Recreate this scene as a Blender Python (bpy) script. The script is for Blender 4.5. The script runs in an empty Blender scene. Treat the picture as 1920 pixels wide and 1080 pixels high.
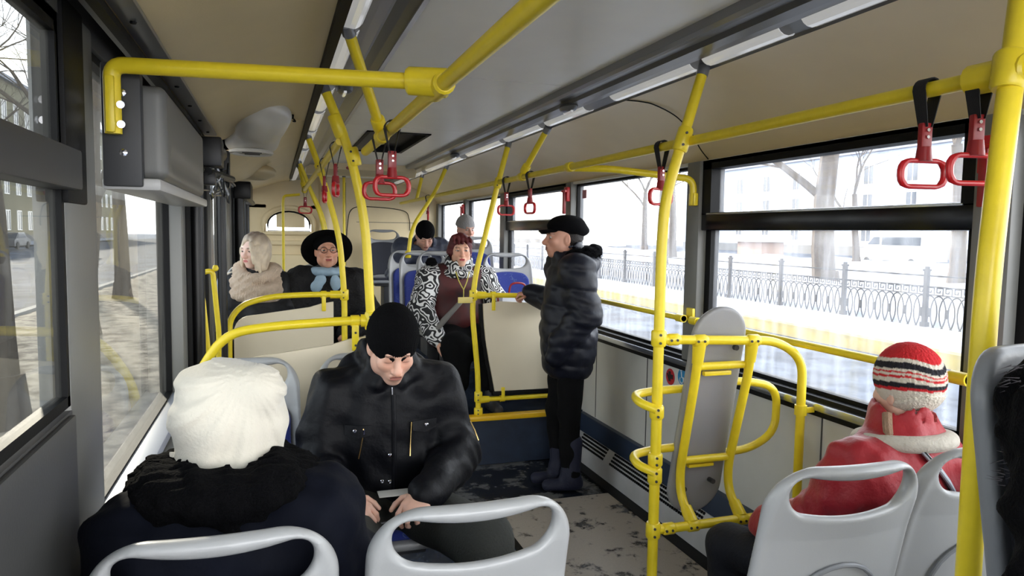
import bpy, bmesh, math, random
import numpy as np
from mathutils import Vector, Matrix, Euler
random.seed(7)
S = bpy.context.scene
COL = S.collection
PI = math.pi
R = math.radians

# ---------------------------------------------------------------- camera, light, exposure
cam = bpy.data.cameras.new('camera')
cam.sensor_width = 36.0
cam.lens = 36.0 * 1340.0 / 1920.0
cam.clip_start = 0.02
cam.clip_end = 600
camo = bpy.data.objects.new('camera', cam)
COL.objects.link(camo)
MX = Vector((0.94923854, -0.01058704, 0.31437892))
MY = Vector((-0.31424728, -0.07626676, 0.9462727))
MZ = Vector((0.01395844, -0.99703124, -0.07572229))
right = Vector((MX[0], MY[0], MZ[0])); up = -Vector((MX[1], MY[1], MZ[1])); back = -Vector((MX[2], MY[2], MZ[2]))
m = Matrix((( right.x, up.x, back.x, 0.0), (right.y, up.y, back.y, 0.0), (right.z, up.z, back.z, 1.58), (0, 0, 0, 1)))
camo.matrix_world = m
cam.dof.use_dof = False
S.camera = camo

w = bpy.data.worlds.new('sky'); S.world = w; w.use_nodes = True
bg = w.node_tree.nodes['Background']
# pale winter haze: bright near the horizon all round, bluer and dimmer overhead
wn, wl_ = w.node_tree.nodes, w.node_tree.links
wtc = wn.new('ShaderNodeTexCoord'); wsep = wn.new('ShaderNodeSeparateXYZ'); wl_.new(wtc.outputs['Generated'], wsep.inputs[0])
wr_ = wn.new('ShaderNodeValToRGB'); wl_.new(wsep.outputs['Z'], wr_.inputs['Fac'])
we = wr_.color_ramp.elements
we[0].position = 0.0; we[0].color = (1.0, 0.985, 0.95, 1)
we[1].position = 0.95; we[1].color = (0.11, 0.135, 0.17, 1)
wm_ = we.new(0.30); wm_.color = (0.65, 0.68, 0.71, 1)
wl_.new(wr_.outputs['Color'], bg.inputs[0])
bg.inputs[1].default_value = 4.6
sun = bpy.data.lights.new('sun', 'SUN'); sun.energy = 5.5; sun.angle = R(2.0); sun.color = (1.0, 0.87, 0.68)
suno = bpy.data.objects.new('sun', sun); COL.objects.link(suno)
to_sun = Vector((-0.25, 0.85, 0.38))
suno.rotation_euler = to_sun.to_track_quat('Z', 'Y').to_euler()
S.view_settings.view_transform = 'Standard'
S.view_settings.look = 'None'
S.view_settings.exposure = 1.2
S.view_settings.gamma = 1.0
S.view_settings.use_curve_mapping = False
S.cycles.max_bounces = 12
S.cycles.diffuse_bounces = 6
S.cycles.transparent_max_bounces = 24
S.cycles.sample_clamp_indirect = 6.0

# ---------------------------------------------------------------- materials
def lin(c):
    return tuple((v / 12.92 if v <= 0.04045 else ((v + 0.055) / 1.055) ** 2.4) for v in [x / 255.0 for x in c])
MATS = {}
def mat(name, rgb, rough=0.5, metal=0.0, bump=0.0, bscale=60.0, var=0.0, vscale=6.0, sheen=0.0, coat=0.0, attr=False, spec=0.5, sss=0.0):
    if name in MATS: return MATS[name]
    mt = bpy.data.materials.new(name); mt.use_nodes = True
    nt = mt.node_tree; p = nt.nodes['Principled BSDF']
    c = lin(rgb)
    p.inputs['Base Color'].default_value = (*c, 1)
    p.inputs['Roughness'].default_value = rough
    p.inputs['Metallic'].default_value = metal
    p.inputs['Specular IOR Level'].default_value = spec
    if sheen: p.inputs['Sheen Weight'].default_value = sheen
    if coat: p.inputs['Coat Weight'].default_value = coat
    if sss:
        p.inputs['Subsurface Weight'].default_value = sss
        p.inputs['Subsurface Radius'].default_value = (1, .4, .25)
        p.inputs['Subsurface Scale'].default_value = 0.008
    src = None
    if attr:
        a = nt.nodes.new('ShaderNodeVertexColor'); a.layer_name = 'Col'
        src = a.outputs['Color']
    tc = nt.nodes.new('ShaderNodeTexCoord')
    if var:
        n = nt.nodes.new('ShaderNodeTexNoise'); n.inputs['Scale'].default_value = vscale; n.inputs['Detail'].default_value = 5
        nt.links.new(tc.outputs['Object'], n.inputs['Vector'])
        mp = nt.nodes.new('ShaderNodeMapRange')
        mp.inputs['From Min'].default_value = 0.25; mp.inputs['From Max'].default_value = 0.75
        mp.inputs['To Min'].default_value = 1 - var; mp.inputs['To Max'].default_value = 1 + var * 0.6
        nt.links.new(n.outputs['Fac'], mp.inputs['Value'])
        mx = nt.nodes.new('ShaderNodeVectorMath'); mx.operation = 'MULTIPLY'
        if src: nt.links.new(src, mx.inputs[0])
        else: mx.inputs[0].default_value = c
        nt.links.new(mp.outputs['Result'], mx.inputs[1])
        nt.links.new(mx.outputs['Vector'], p.inputs['Base Color'])
    elif src:
        nt.links.new(src, p.inputs['Base Color'])
    if bump:
        n2 = nt.nodes.new('ShaderNodeTexNoise'); n2.inputs['Scale'].default_value = bscale; n2.inputs['Detail'].default_value = 4
        nt.links.new(tc.outputs['Object'], n2.inputs['Vector'])
        b = nt.nodes.new('ShaderNodeBump'); b.inputs['Strength'].default_value = bump; b.inputs['Distance'].default_value = 0.01
        nt.links.new(n2.outputs['Fac'], b.inputs['Height'])
        nt.links.new(b.outputs['Normal'], p.inputs['Normal'])
    MATS[name] = mt
    return mt

YEL = mat('yellow_powder_coat', (240, 214, 44), 0.34, bump=0.04, bscale=300, var=0.06, vscale=30)
CREAM = mat('cream_plastic', (222, 204, 164), 0.42, bump=0.05, bscale=200, var=0.05, vscale=4)
CREAM2 = mat('partition_laminate', (226, 214, 188), 0.4, var=0.04, vscale=5)
CEIL = mat('ceiling_grey_white', (245, 244, 238), 0.35, var=0.03)
WALLG = mat('wall_grey_panel', (212, 211, 204), 0.45, bump=0.04, bscale=120, var=0.12, vscale=3)
PILL = mat('pillar_grey_plastic', (114, 114, 111), 0.4, bump=0.03, bscale=150, var=0.05)
PILLD = mat('pillar_dark_grey', (70, 70, 70), 0.45, bump=0.03, bscale=150)
BLACK = mat('black_rubber', (7, 7, 8), 0.55, bump=0.05, bscale=150, spec=.2)
BLKGL = mat('black_glossy_frame', (5, 5, 10), 0.2, spec=.3)
ALU = mat('aluminium', (190, 194, 200), 0.22, metal=0.9)
STRIPD = mat('light_strip_dark', (104, 105, 108), 0.3, metal=0.35)
STRIPM = mat('light_strip_mid', (132, 133, 136), 0.28, metal=0.4)
LENS = mat('light_lens_plastic', (214, 216, 220), 0.12, coat=0.5)
LENS.node_tree.nodes['Principled BSDF'].inputs['Emission Color'].default_value = (1, 1, .98, 1)
LENS.node_tree.nodes['Principled BSDF'].inputs['Emission Strength'].default_value = 0.12  # dim emission put in to stand for light reflected along the lens
SHELL = mat('seat_shell_grey', (166, 167, 168), 0.32, bump=0.03, bscale=260, var=0.03)
SHELLD = mat('seat_shell_mid_grey', (128, 130, 134), 0.4, bump=0.04, bscale=260)
BACKP = mat('backrest_grey', (140, 140, 142), 0.45, bump=0.05, bscale=260, var=0.07)
NAVYF = mat('navy_vinyl', (34, 46, 66), 0.5, bump=0.1, bscale=90, var=0.3, vscale=12)
RED = mat('red_plastic', (190, 26, 34), 0.3)
REDD = mat('dark_red_plastic', (140, 18, 26), 0.35)
STRAP = mat('black_webbing', (14, 13, 18), 0.7, bump=0.2, bscale=400)
CHROME = mat('chrome', (220, 220, 225), 0.12, metal=1.0)
BRASS = mat('brass_zip', (200, 170, 110), 0.25, metal=1.0)
DGREY = mat('dark_grey_plastic', (52, 53, 56), 0.5)
METB = mat('black_mechanism', (24, 24, 26), 0.35, metal=0.3)
WHITEP = mat('white_plastic', (214, 212, 206), 0.35)
BOXG = mat('grey_housing', (102, 102, 100), 0.4, bump=0.03, bscale=150)

def nodes(mt): return mt.node_tree.nodes, mt.node_tree.links
def fabric_blue():
    mt = mat('blue_seat_fabric', (28, 50, 140), 0.8, bump=0.3, bscale=500, sheen=0.3)
    N, L = nodes(mt); p = N['Principled BSDF']
    tc = N.new('ShaderNodeTexCoord')
    v = N.new('ShaderNodeTexVoronoi'); v.feature = 'DISTANCE_TO_EDGE'; v.inputs['Scale'].default_value = 26
    L.new(tc.outputs['Object'], v.inputs['Vector'])
    n = N.new('ShaderNodeTexNoise'); n.inputs['Scale'].default_value = 18
    L.new(tc.outputs['Object'], n.inputs['Vector'])
    r = N.new('ShaderNodeValToRGB'); e = r.color_ramp.elements
    e[0].position = 0.0; e[0].color = (*lin((90, 110, 150)), 1)
    e[1].position = 0.035; e[1].color = (*lin((26, 46, 130)), 1)
    L.new(v.outputs['Distance'], r.inputs['Fac'])
    r2 = N.new('ShaderNodeValToRGB'); e = r2.color_ramp.elements
    e[0].position = 0.56; e[0].color = (0, 0, 0, 1); e[1].position = 0.6; e[1].color = (1, 1, 1, 1)
    L.new(n.outputs['Fac'], r2.inputs['Fac'])
    mx = N.new('ShaderNodeMix'); mx.data_type = 'RGBA'
    L.new(r2.outputs['Color'], mx.inputs['Factor'])
    mx.inputs['A'].default_value = (*lin((26, 46, 130)), 1)
    L.new(r.outputs['Color'], mx.inputs['B'])
    L.new(mx.outputs['Result'], p.inputs['Base Color'])
    return mt
BLUEF = fabric_blue()
DBLUEF = mat('dark_seat_fabric', (24, 27, 40), 0.8, bump=0.3, bscale=500, sheen=0.2)

def floor_mat(name, base, dark, s1, lo, hi, rough):
    mt = mat(name, base, rough, bump=0.08, bscale=60)
    N, L = nodes(mt); p = N['Principled BSDF']
    tc = N.new('ShaderNodeTexCoord')
    n = N.new('ShaderNodeTexNoise'); n.inputs['Scale'].default_value = s1; n.inputs['Detail'].default_value = 9; n.inputs['Roughness'].default_value = 0.68
    L.new(tc.outputs['Object'], n.inputs['Vector'])
    r = N.new('ShaderNodeValToRGB'); e = r.color_ramp.elements
    e[0].position = lo; e[0].color = (*lin(dark), 1); e[1].position = hi; e[1].color = (*lin(base), 1)
    L.new(n.outputs['Fac'], r.inputs['Fac'])
    n2 = N.new('ShaderNodeTexNoise'); n2.inputs['Scale'].default_value = 220
    L.new(tc.outputs['Object'], n2.inputs['Vector'])
    mp = N.new('ShaderNodeMapRange'); mp.inputs['To Min'].default_value = 0.78; mp.inputs['To Max'].default_value = 1.18
    L.new(n2.outputs['Fac'], mp.inputs['Value'])
    mx = N.new('ShaderNodeVectorMath'); mx.operation = 'MULTIPLY'
    L.new(r.outputs['Color'], mx.inputs[0]); L.new(mp.outputs['Result'], mx.inputs[1])
    L.new(mx.outputs['Vector'], p.inputs['Base Color'])
    mr = N.new('ShaderNodeMapRange'); mr.inputs['To Min'].default_value = 0.22; mr.inputs['To Max'].default_value = rough + 0.2
    L.new(r.outputs['Color'], mr.inputs['Value']); L.new(mr.outputs['Result'], p.inputs['Roughness'])
    return mt
FBEIGE = floor_mat('speckled_beige_floor', (168, 158, 146), (66, 62, 60), 6.5, 0.39, 0.46, 0.5)
FDARK = floor_mat('wet_dark_floor', (104, 104, 104), (24, 28, 36), 4.0, 0.49, 0.57, 0.35)
FNAVY = floor_mat('navy_floor', (58, 68, 84), (28, 36, 50), 9.0, 0.4, 0.62, 0.4)

def glass_mat(name, tint, dirt, dirt_amt, streak=9.0, base_dirt=0.1):
    mt = bpy.data.materials.new(name); mt.use_nodes = True
    N, L = nodes(mt); N.remove(N['Principled BSDF'])
    out = N['Material Output']
    tr = N.new('ShaderNodeBsdfTransparent'); tr.inputs[0].default_value = (*tint, 1)
    gl = N.new('ShaderNodeBsdfGlossy'); gl.inputs['Roughness'].default_value = 0.02
    lw = N.new('ShaderNodeLayerWeight'); lw.inputs['Blend'].default_value = .5
    pw = N.new('ShaderNodeMath'); pw.operation = 'POWER'; pw.inputs[1].default_value = 4.5; L.new(lw.outputs['Facing'], pw.inputs[0])
    fr = N.new('ShaderNodeMath'); fr.operation = 'MULTIPLY_ADD'; fr.inputs[1].default_value = .5; fr.inputs[2].default_value = .025; L.new(pw.outputs[0], fr.inputs[0])
    m1 = N.new('ShaderNodeMixShader'); L.new(fr.outputs[0], m1.inputs[0]); L.new(tr.outputs[0], m1.inputs[1]); L.new(gl.outputs[0], m1.inputs[2])
    tl = N.new('ShaderNodeBsdfTranslucent'); tl.inputs[0].default_value = (*dirt, 1)
    tc = N.new('ShaderNodeTexCoord'); mp = N.new('ShaderNodeMapping'); mp.inputs['Scale'].default_value = (1, streak, 0.9)
    L.new(tc.outputs['Object'], mp.inputs[0])
    n = N.new('ShaderNodeTexNoise'); n.inputs['Scale'].default_value = 3.0; n.inputs['Detail'].default_value = 6
    L.new(mp.outputs[0], n.inputs['Vector'])
    mr = N.new('ShaderNodeMapRange'); mr.inputs['From Min'].default_value = 0.35; mr.inputs['From Max'].default_value = 0.75
    mr.inputs['To Min'].default_value = base_dirt; mr.inputs['To Max'].default_value = base_dirt + dirt_amt
    L.new(n.outputs['Fac'], mr.inputs['Value'])
    m2 = N.new('ShaderNodeMixShader'); L.new(mr.outputs[0], m2.inputs[0]); L.new(m1.outputs[0], m2.inputs[1]); L.new(tl.outputs[0], m2.inputs[2])
    L.new(m2.outputs[0], out.inputs['Surface'])
    MATS[name] = mt
    return mt
GLR = glass_mat('dusty_glass', (0.96, 0.97, 0.98), (0.95, 0.96, 1.0), 0.10, 7.0, 0.035)
GLL = glass_mat('tinted_glass', (0.60, 0.62, 0.63), (0.8, 0.78, 0.7), 0.03, 5.0, 0.01)

# ---------------------------------------------------------------- mesh helpers
class MB:
    def __init__(s): s.v = []; s.f = []
    def add(s, v, f):
        o = len(s.v); s.v += [tuple(p) for p in v]; s.f += [tuple(i + o for i in q) for q in f]; return s
    def box(s, lo, hi, b=0.0):
        x0, y0, z0 = lo; x1, y1, z1 = hi
        if b <= 0:
            v = [(x0, y0, z0), (x1, y0, z0), (x1, y1, z0), (x0, y1, z0), (x0, y0, z1), (x1, y0, z1), (x1, y1, z1), (x0, y1, z1)]
            f = [(0, 3, 2, 1), (4, 5, 6, 7), (0, 1, 5, 4), (1, 2, 6, 5), (2, 3, 7, 6), (3, 0, 4, 7)]
            return s.add(v, f)
        bm = bmesh.new(); bmesh.ops.create_cube(bm, size=1)
        for q in bm.verts:
            q.co = Vector(((q.co.x + .5) * (x1 - x0) + x0, (q.co.y + .5) * (y1 - y0) + y0, (q.co.z + .5) * (z1 - z0) + z0))
        bmesh.ops.bevel(bm, geom=bm.edges[:], offset=b, segments=2, affect='EDGES', profile=0.6)
        bm.verts.index_update()
        s.add([q.co[:] for q in bm.verts], [[q.index for q in f.verts] for f in bm.faces]); bm.free(); return s
    def tube(s, pts, r, n=12, closed=False, sx=1.0):
        P = [Vector(p) for p in pts]; K = len(P)
        rr = r if isinstance(r, (list, tuple)) else [r] * K
        T = []
        for i in range(K):
            if closed: t = P[(i + 1) % K] - P[i - 1]
            else: t = P[min(i + 1, K - 1)] - P[max(i - 1, 0)]
            T.append(t.normalized())
        u = Vector((0, 0, 1)) if abs(T[0].z) < 0.9 else Vector((1, 0, 0))
        u = (u - T[0] * u.dot(T[0])).normalized()
        vs = []
        for i in range(K):
            u = (u - T[i] * u.dot(T[i])).normalized(); w_ = T[i].cross(u)
            for k in range(n):
                a = 2 * PI * k / n
                vs.append(P[i] + (u * math.cos(a) * sx + w_ * math.sin(a)) * rr[i])
        f = []
        for i in range(K if closed else K - 1):
            j = (i + 1) % K
            for k in range(n):
                f.append((i * n + k, i * n + (k + 1) % n, j * n + (k + 1) % n, j * n + k))
        if not closed:
            f.append(tuple(range(n - 1, -1, -1))); f.append(tuple((K - 1) * n + k for k in range(n)))
        return s.add(vs, f)
    def lathe(s, prof, n=24, mtx=None):
        vs = []; f = []
        for (r, z) in prof:
            for k in range(n):
                a = 2 * PI * k / n; vs.append(Vector((r * math.cos(a), r * math.sin(a), z)))
        for i in range(len(prof) - 1):
            for k in range(n):
                f.append((i * n + k, i * n + (k + 1) % n, (i + 1) * n + (k + 1) % n, (i + 1) * n + k))
        if prof[0][0] > 1e-5: f.append(tuple(range(n - 1, -1, -1)))
        if prof[-1][0] > 1e-5: f.append(tuple((len(prof) - 1) * n + k for k in range(n)))
        if mtx: vs = [mtx @ q for q in vs]
        return s.add(vs, f)
    def prism(s, poly, axis, a, b):
        """poly 2D points extruded along axis from a to b (axis x: poly=(y,z); y: (x,z); z: (x,y))"""
        def q(p, t): return {'x': (t, p[0], p[1]), 'y': (p[0], t, p[1]), 'z': (p[0], p[1], t)}[axis]
        n = len(poly); vs = [q(p, a) for p in poly] + [q(p, b) for p in poly]
        f = [tuple(range(n - 1, -1, -1)), tuple(range(n, 2 * n))] + [(i, (i + 1) % n, n + (i + 1) % n, n + i) for i in range(n)]
        return s.add(vs, f)
    def sheet(s, prof, axis, a, b, t=0.01):
        """thin folded sheet: open polyline profile offset by t, extruded"""
        pts = [Vector(p) for p in prof]; off = []
        for i in range(len(pts)):
            d = (pts[min(i + 1, len(pts) - 1)] - pts[max(i - 1, 0)]).normalized()
            off.append(pts[i] + Vector((-d.y, d.x)) * t)
        poly = [tuple(p) for p in pts]
        for i in range(len(pts) - 1):
            s.prism([pts[i][:], pts[i + 1][:], off[i + 1][:], off[i][:]], axis, a, b)
        return s

def bend(pts, r, seg=6):
    P = [Vector(p) for p in pts]; out = [P[0]]
    for i in range(1, len(P) - 1):
        a, b, c = P[i - 1], P[i], P[i + 1]
        d1 = (a - b); d2 = (c - b); l = min(r, d1.length * .49, d2.length * .49)
        p1 = b + d1.normalized() * l; p2 = b + d2.normalized() * l
        for k in range(seg + 1):
            t = k / seg; out.append(p1 * (1 - t) ** 2 + b * 2 * t * (1 - t) + p2 * t * t)
    out.append(P[-1]); return out
def spline(pts, seg=8):
    P = [Vector(p) for p in pts]; P = [P[0] * 2 - P[1]] + P + [P[-1] * 2 - P[-2]]; out = []
    for i in range(1, len(P) - 2):
        for k in range(seg):
            t = k / seg; a, b, c, d = P[i - 1:i + 3]
            out.append(.5 * ((2 * b) + (c - a) * t + (2 * a - 5 * b + 4 * c - d) * t * t + (3 * b - a - 3 * c + d) * t ** 3))
    out.append(P[-2]); return out

def root_off(parent):
    o = Vector((0, 0, 0))
    while parent is not None:
        o += parent.location; parent = parent.parent
    return o
def mk(name, mb, mt, parent=None, smooth=True, world=True, loc=None, ang=35):
    """one mesh object; world=True: vertices are world coordinates, shifted into the parent's frame"""
    me = bpy.data.meshes.new(name)
    off = root_off(parent) if (world and parent is not None) else Vector((0, 0, 0))
    if loc is not None: off = Vector(loc)
    me.from_pydata([tuple(Vector(p) - off) for p in mb.v], [], mb.f)
    me.materials.append(mt)
    bm = bmesh.new(); bm.from_mesh(me); bmesh.ops.recalc_face_normals(bm, faces=bm.faces[:])
    if smooth:
        for f in bm.faces: f.smooth = True
        for e in bm.edges:
            if len(e.link_faces) == 2 and e.calc_face_angle(0) > R(ang): e.smooth = False
    bm.to_mesh(me); bm.free(); me.update()
    o = bpy.data.objects.new(name, me); COL.objects.link(o)
    if parent: o.parent = parent
    if loc is not None: o.location = loc
    return o
def thing(name, label, cat, loc=(0, 0, 0), rotz=0.0, group=None):
    o = bpy.data.objects.new(name, None); COL.objects.link(o); o.location = loc; o.rotation_euler = (0, 0, rotz)
    o.empty_display_size = 0.1
    o['label'] = label; o['category'] = cat
    if group: o['group'] = group
    return o
def tag(o, label, cat, group=None):
    o['label'] = label; o['category'] = cat
    if group: o['group'] = group
    return o
def struct(name, mb=None, mt=None, loc=(0, 0, 0), parent=None, smooth=True):
    if mb is None:
        o = bpy.data.objects.new(name, None); COL.objects.link(o); o.location = loc; o.empty_display_size = 0.1
    else: o = mk(name, mb, mt, parent, smooth=smooth)
    o['kind'] = 'structure'; return o
def dup(root, loc, rotz=None, label=None, group=None):
    r = root.copy(); COL.objects.link(r); r.location = loc
    if rotz is not None: r.rotation_euler = (0, 0, rotz)
    if label: r['label'] = label
    if group: r['group'] = group
    for ch in list(root.children):
        c = ch.copy(); COL.objects.link(c); c.parent = r
        for g in list(ch.children):
            d = g.copy(); COL.objects.link(d); d.parent = c
    return r

# ---------------------------------------------------------------- distance-field modelling (one continuous skin)
class Field:
    def __init__(s, xs, ys, zs):
        s.x = np.asarray(xs, np.float32); s.y = np.asarray(ys, np.float32); s.z = np.asarray(zs, np.float32)
        s.D = np.full((len(xs), len(ys), len(zs)), 0.3, np.float32)
    def sl(s, lo, hi):
        r = []
        for a, l, h in zip((s.x, s.y, s.z), lo, hi):
            i = max(int(np.searchsorted(a, l)) - 1, 0); j = min(int(np.searchsorted(a, h)) + 1, len(a)); r.append(slice(i, max(j, i)))
        return tuple(r)
    def pts(s, sl): return s.x[sl[0]][:, None, None], s.y[sl[1]][None, :, None], s.z[sl[2]][None, None, :]
    def op(s, fn, lo, hi, k=0.0, mode='u', pad=None):
        pad = max(k, 0.02) + 0.02 if pad is None else pad
        sl = s.sl([a - pad for a in lo], [a + pad for a in hi])
        A = s.D[sl]
        if A.size == 0: return s
        B = fn(*s.pts(sl)).astype(np.float32)
        if mode == 'u':
            if k > 0:
                h = np.maximum(k - np.abs(A - B), 0) / k; s.D[sl] = np.minimum(A, B) - h * h * k * .25
            else: s.D[sl] = np.minimum(A, B)
        else:
            B = -B
            if k > 0:
                h = np.maximum(k - np.abs(A - B), 0) / k; s.D[sl] = np.maximum(A, B) + h * h * k * .25
            else: s.D[sl] = np.maximum(A, B)
        return s
    def cone(s, a, b, ra, rb, k=0.03, mode='u', sy=1.0):
        a = np.array(a, float); b = np.array(b, float); r = max(ra, rb)
        def fn(X, Y, Z):
            c = (a + b) / 2
            ax, ay, az = a; bx, by, bz = b
            Yc = (Y - c[1]) / sy + c[1]; ay_ = (ay - c[1]) / sy + c[1]; by_ = (by - c[1]) / sy + c[1]
            dx, dy, dz = bx - ax, by_ - ay_, bz - az; L = dx * dx + dy * dy + dz * dz + 1e-9
            h = np.clip(((X - ax) * dx + (Yc - ay_) * dy + (Z - az) * dz) / L, 0, 1)
            return (np.sqrt((X - ax - h * dx) ** 2 + (Yc - ay_ - h * dy) ** 2 + (Z - az - h * dz) ** 2) - (ra + (rb - ra) * h)) * min(1, sy)
        e = r * max(1, sy)
        return s.op(fn, np.minimum(a, b) - e, np.maximum(a, b) + e, k, mode)
    def ell(s, c, r, k=0.03, mode='u', rot=None, M=None):
        """ellipsoid; rot = 3x3 (world <- local); M = (R, t) frame of the whole"""
        c = np.array(c, float); r = np.array(r, float); Rm = np.eye(3) if rot is None else np.array(rot, float)
        if M is not None: c = M[0] @ c * M[2] + M[1]; Rm = M[0] @ Rm; r = r * M[2]
        e = np.sqrt((Rm ** 2) @ (r ** 2))
        def fn(X, Y, Z):
            x, y, z = X - c[0], Y - c[1], Z - c[2]
            u = (Rm[0, 0] * x + Rm[1, 0] * y + Rm[2, 0] * z) / r[0]
            v = (Rm[0, 1] * x + Rm[1, 1] * y + Rm[2, 1] * z) / r[1]
            w_ = (Rm[0, 2] * x + Rm[1, 2] * y + Rm[2, 2] * z) / r[2]
            k0 = np.sqrt(u * u + v * v + w_ * w_) + 1e-6
            k1 = np.sqrt((u / r[0]) ** 2 + (v / r[1]) ** 2 + (w_ / r[2]) ** 2) + 1e-6
            return k0 * (k0 - 1) / k1
        return s.op(fn, c - e, c + e, k, mode)
    def coneM(s, a, b, ra, rb, M, k=0.01, mode='u'):
        a = M[0] @ np.array(a, float) * M[2] + M[1]; b = M[0] @ np.array(b, float) * M[2] + M[1]
        return s.cone(a, b, ra * M[2], rb * M[2], k, mode)
    def noise(s, amp, freq, seed=1, n=6):
        rs = np.random.RandomState(seed)
        X, Y, Z = s.x[:, None, None], s.y[None, :, None], s.z[None, None, :]
        for i in range(n):
            d = rs.randn(3); d /= np.linalg.norm(d); f = freq * (0.6 + rs.rand() * 1.4); ph = rs.rand() * 6.28
            s.D += (amp / math.sqrt(n) * np.sin(f * (d[0] * X + d[1] * Y + d[2] * Z) + ph)).astype(np.float32)
        return s
    def mesh(s):
        D = s.D; I = D < 0
        nx, ny, nz = D.shape
        I[0] = I[-1] = False; I[:, 0] = I[:, -1] = False; I[:, :, 0] = I[:, :, -1] = False
        cnt = np.zeros((nx - 1, ny - 1, nz - 1), np.int8)
        for a in (0, 1):
            for b in (0, 1):
                for c in (0, 1): cnt += I[a:nx - 1 + a, b:ny - 1 + b, c:nz - 1 + c]
        act = (cnt > 0) & (cnt < 8)
        ix, iy, iz = np.nonzero(act); n = len(ix)
        idm = np.full(act.shape, -1, np.int64); idm[ix, iy, iz] = np.arange(n)
        pos = np.zeros((n, 3)); w_ = np.zeros(n)
        ax = (s.x, s.y, s.z)
        corners = [(a, b, c) for a in (0, 1) for b in (0, 1) for c in (0, 1)]
        for p in corners:
            for d in range(3):
                if p[d]: continue
                q = list(p); q[d] = 1
                i0 = (ix + p[0], iy + p[1], iz + p[2]); i1 = (ix + q[0], iy + q[1], iz + q[2])
                m_ = I[i0] != I[i1]
                d0 = D[i0]; d1 = D[i1]; den = d0 - d1
                t = np.clip(np.where(np.abs(den) > 1e-9, d0 / np.where(np.abs(den) > 1e-9, den, 1), .5), 0, 1)
                for e in range(3):
                    c0 = ax[e][i0[e]]; c1 = ax[e][i1[e]]
                    pos[:, e] += np.where(m_, c0 + (c1 - c0) * t, 0)
                w_ += m_
        pos /= np.maximum(w_, 1)[:, None]
        F = []
        def faces(axis):
            sl0 = [slice(1, -1)] * 3; sl1 = [slice(1, -1)] * 3
            sl0[axis] = slice(0, D.shape[axis] - 1); sl1[axis] = slice(1, D.shape[axis])
            A = I[tuple(sl0)]; B = I[tuple(sl1)]
            e = np.nonzero(A != B); flip = A[e]
            g = [e[0] + (0 if axis == 0 else 1), e[1] + (0 if axis == 1 else 1), e[2] + (0 if axis == 2 else 1)]
            o1, o2 = [(1, 2), (2, 0), (0, 1)][axis]
            def cell(a, b):
                h = [g[0].copy(), g[1].copy(), g[2].copy()]; h[o1] -= a; h[o2] -= b
                return idm[h[0], h[1], h[2]]
            q = np.stack([cell(0, 0), cell(1, 0), cell(1, 1), cell(0, 1)], 1)
            q[~flip] = q[~flip][:, ::-1]
            F.append(q)
        for a in range(3): faces(a)
        F = np.concatenate(F); F = F[(F >= 0).all(1)]
        return pos, F
def axis(lo, hi, coarse, fine=()):
    a = [lo]; 
    while a[-1] < hi:
        st = coarse
        for (l, h, f) in fine:
            if l <= a[-1] < h: st = min(st, f)
            elif a[-1] < l < a[-1] + st: st = min(st, max(l - a[-1], f))
        a.append(a[-1] + st)
    return a
def fmesh(name, F, mt, parent, color=None, subdiv=0):
    v, f = F.mesh()
    # one light relaxation pass
    me = bpy.data.meshes.new(name)
    me.vertices.add(len(v)); me.vertices.foreach_set('co', v.astype(np.float32).ravel())
    me.loops.add(f.size); me.loops.foreach_set('vertex_index', f.astype(np.int32).ravel())
    me.polygons.add(len(f)); me.polygons.foreach_set('loop_start', np.arange(0, f.size, 4, dtype=np.int32))
    me.polygons.foreach_set('loop_total', np.full(len(f), 4, np.int32))
    me.polygons.foreach_set('use_smooth', np.ones(len(f), bool))
    me.update(calc_edges=True); me.validate()
    me.materials.append(mt)
    if color is not None:
        c = color(v); at = me.color_attributes.new('Col', 'FLOAT_COLOR', 'POINT')
        rgba = np.ones((len(v), 4), np.float32); rgba[:, :3] = c
        at.data.foreach_set('color', rgba.ravel())
    o = bpy.data.objects.new(name, me); COL.objects.link(o)
    if parent: o.parent = parent
    return o
def rotm(pitch=0, yaw=0, roll=0):
    return np.array((Matrix.Rotation(R(yaw), 3, 'Z') @ Matrix.Rotation(R(pitch), 3, 'X') @ Matrix.Rotation(R(roll), 3, 'Y')))

# ================================================================ THE BUS BODY
XL, XR, YE = -0.40, 2.08, 9.40
Y0 = -0.9
# ---- floor
fl = struct('floor', MB().box((0.45, Y0, -0.12), (XR, 5.3, -0.004)).box((XL, Y0, -0.12), (0.45, 5.3, -0.004)), FDARK)
mk('floor_covering', MB().box((1.16, Y0, -0.003), (1.93, 3.86, 0.006)), FBEIGE, fl)
mk('aisle_covering', MB().box((0.5, Y0, -0.003), (1.13, 3.86, 0.003)), FNAVY, fl)
mk('edge_strip', MB().box((1.13, Y0, -0.003), (1.165, 3.86, 0.009)), BLACK, fl)
mk('edge_strip', MB().box((1.92, Y0, -0.003), (2.0, 4.5, 0.012)), BLACK, fl)
podium = struct('floor_podium_right', MB().box((1.19, 4.62, -0.004), (XR, 9.4, 0.33)), FNAVY)
mk('riser_panel', MB().box((1.185, 4.60, 0.0), (XR, 4.622, 0.31)), NAVYF, podium)
nose = MB().box((1.175, 4.56, 0.312), (2.0, 4.64, 0.348), 0.012)
mk('step_nosing', nose, mat('yellow_step_edge', (236, 186, 24), 0.4, bump=0.1, bscale=80), podium)
p2o = struct('floor_podium_upper', MB().box((1.30, 5.15, 0.33), (XR, 9.4, 0.56)), FNAVY)
mk('edge_strip', MB().box((1.295, 5.14, 0.545), (XR, 5.165, 0.565)), ALU, p2o)
struct('floor_rear_aisle', MB().box((0.42, 5.3, -0.1), (1.19, 9.4, 0.33)).box((0.42, 5.75, 0.33), (1.19, 9.4, 0.56)), NAVYF)
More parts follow.
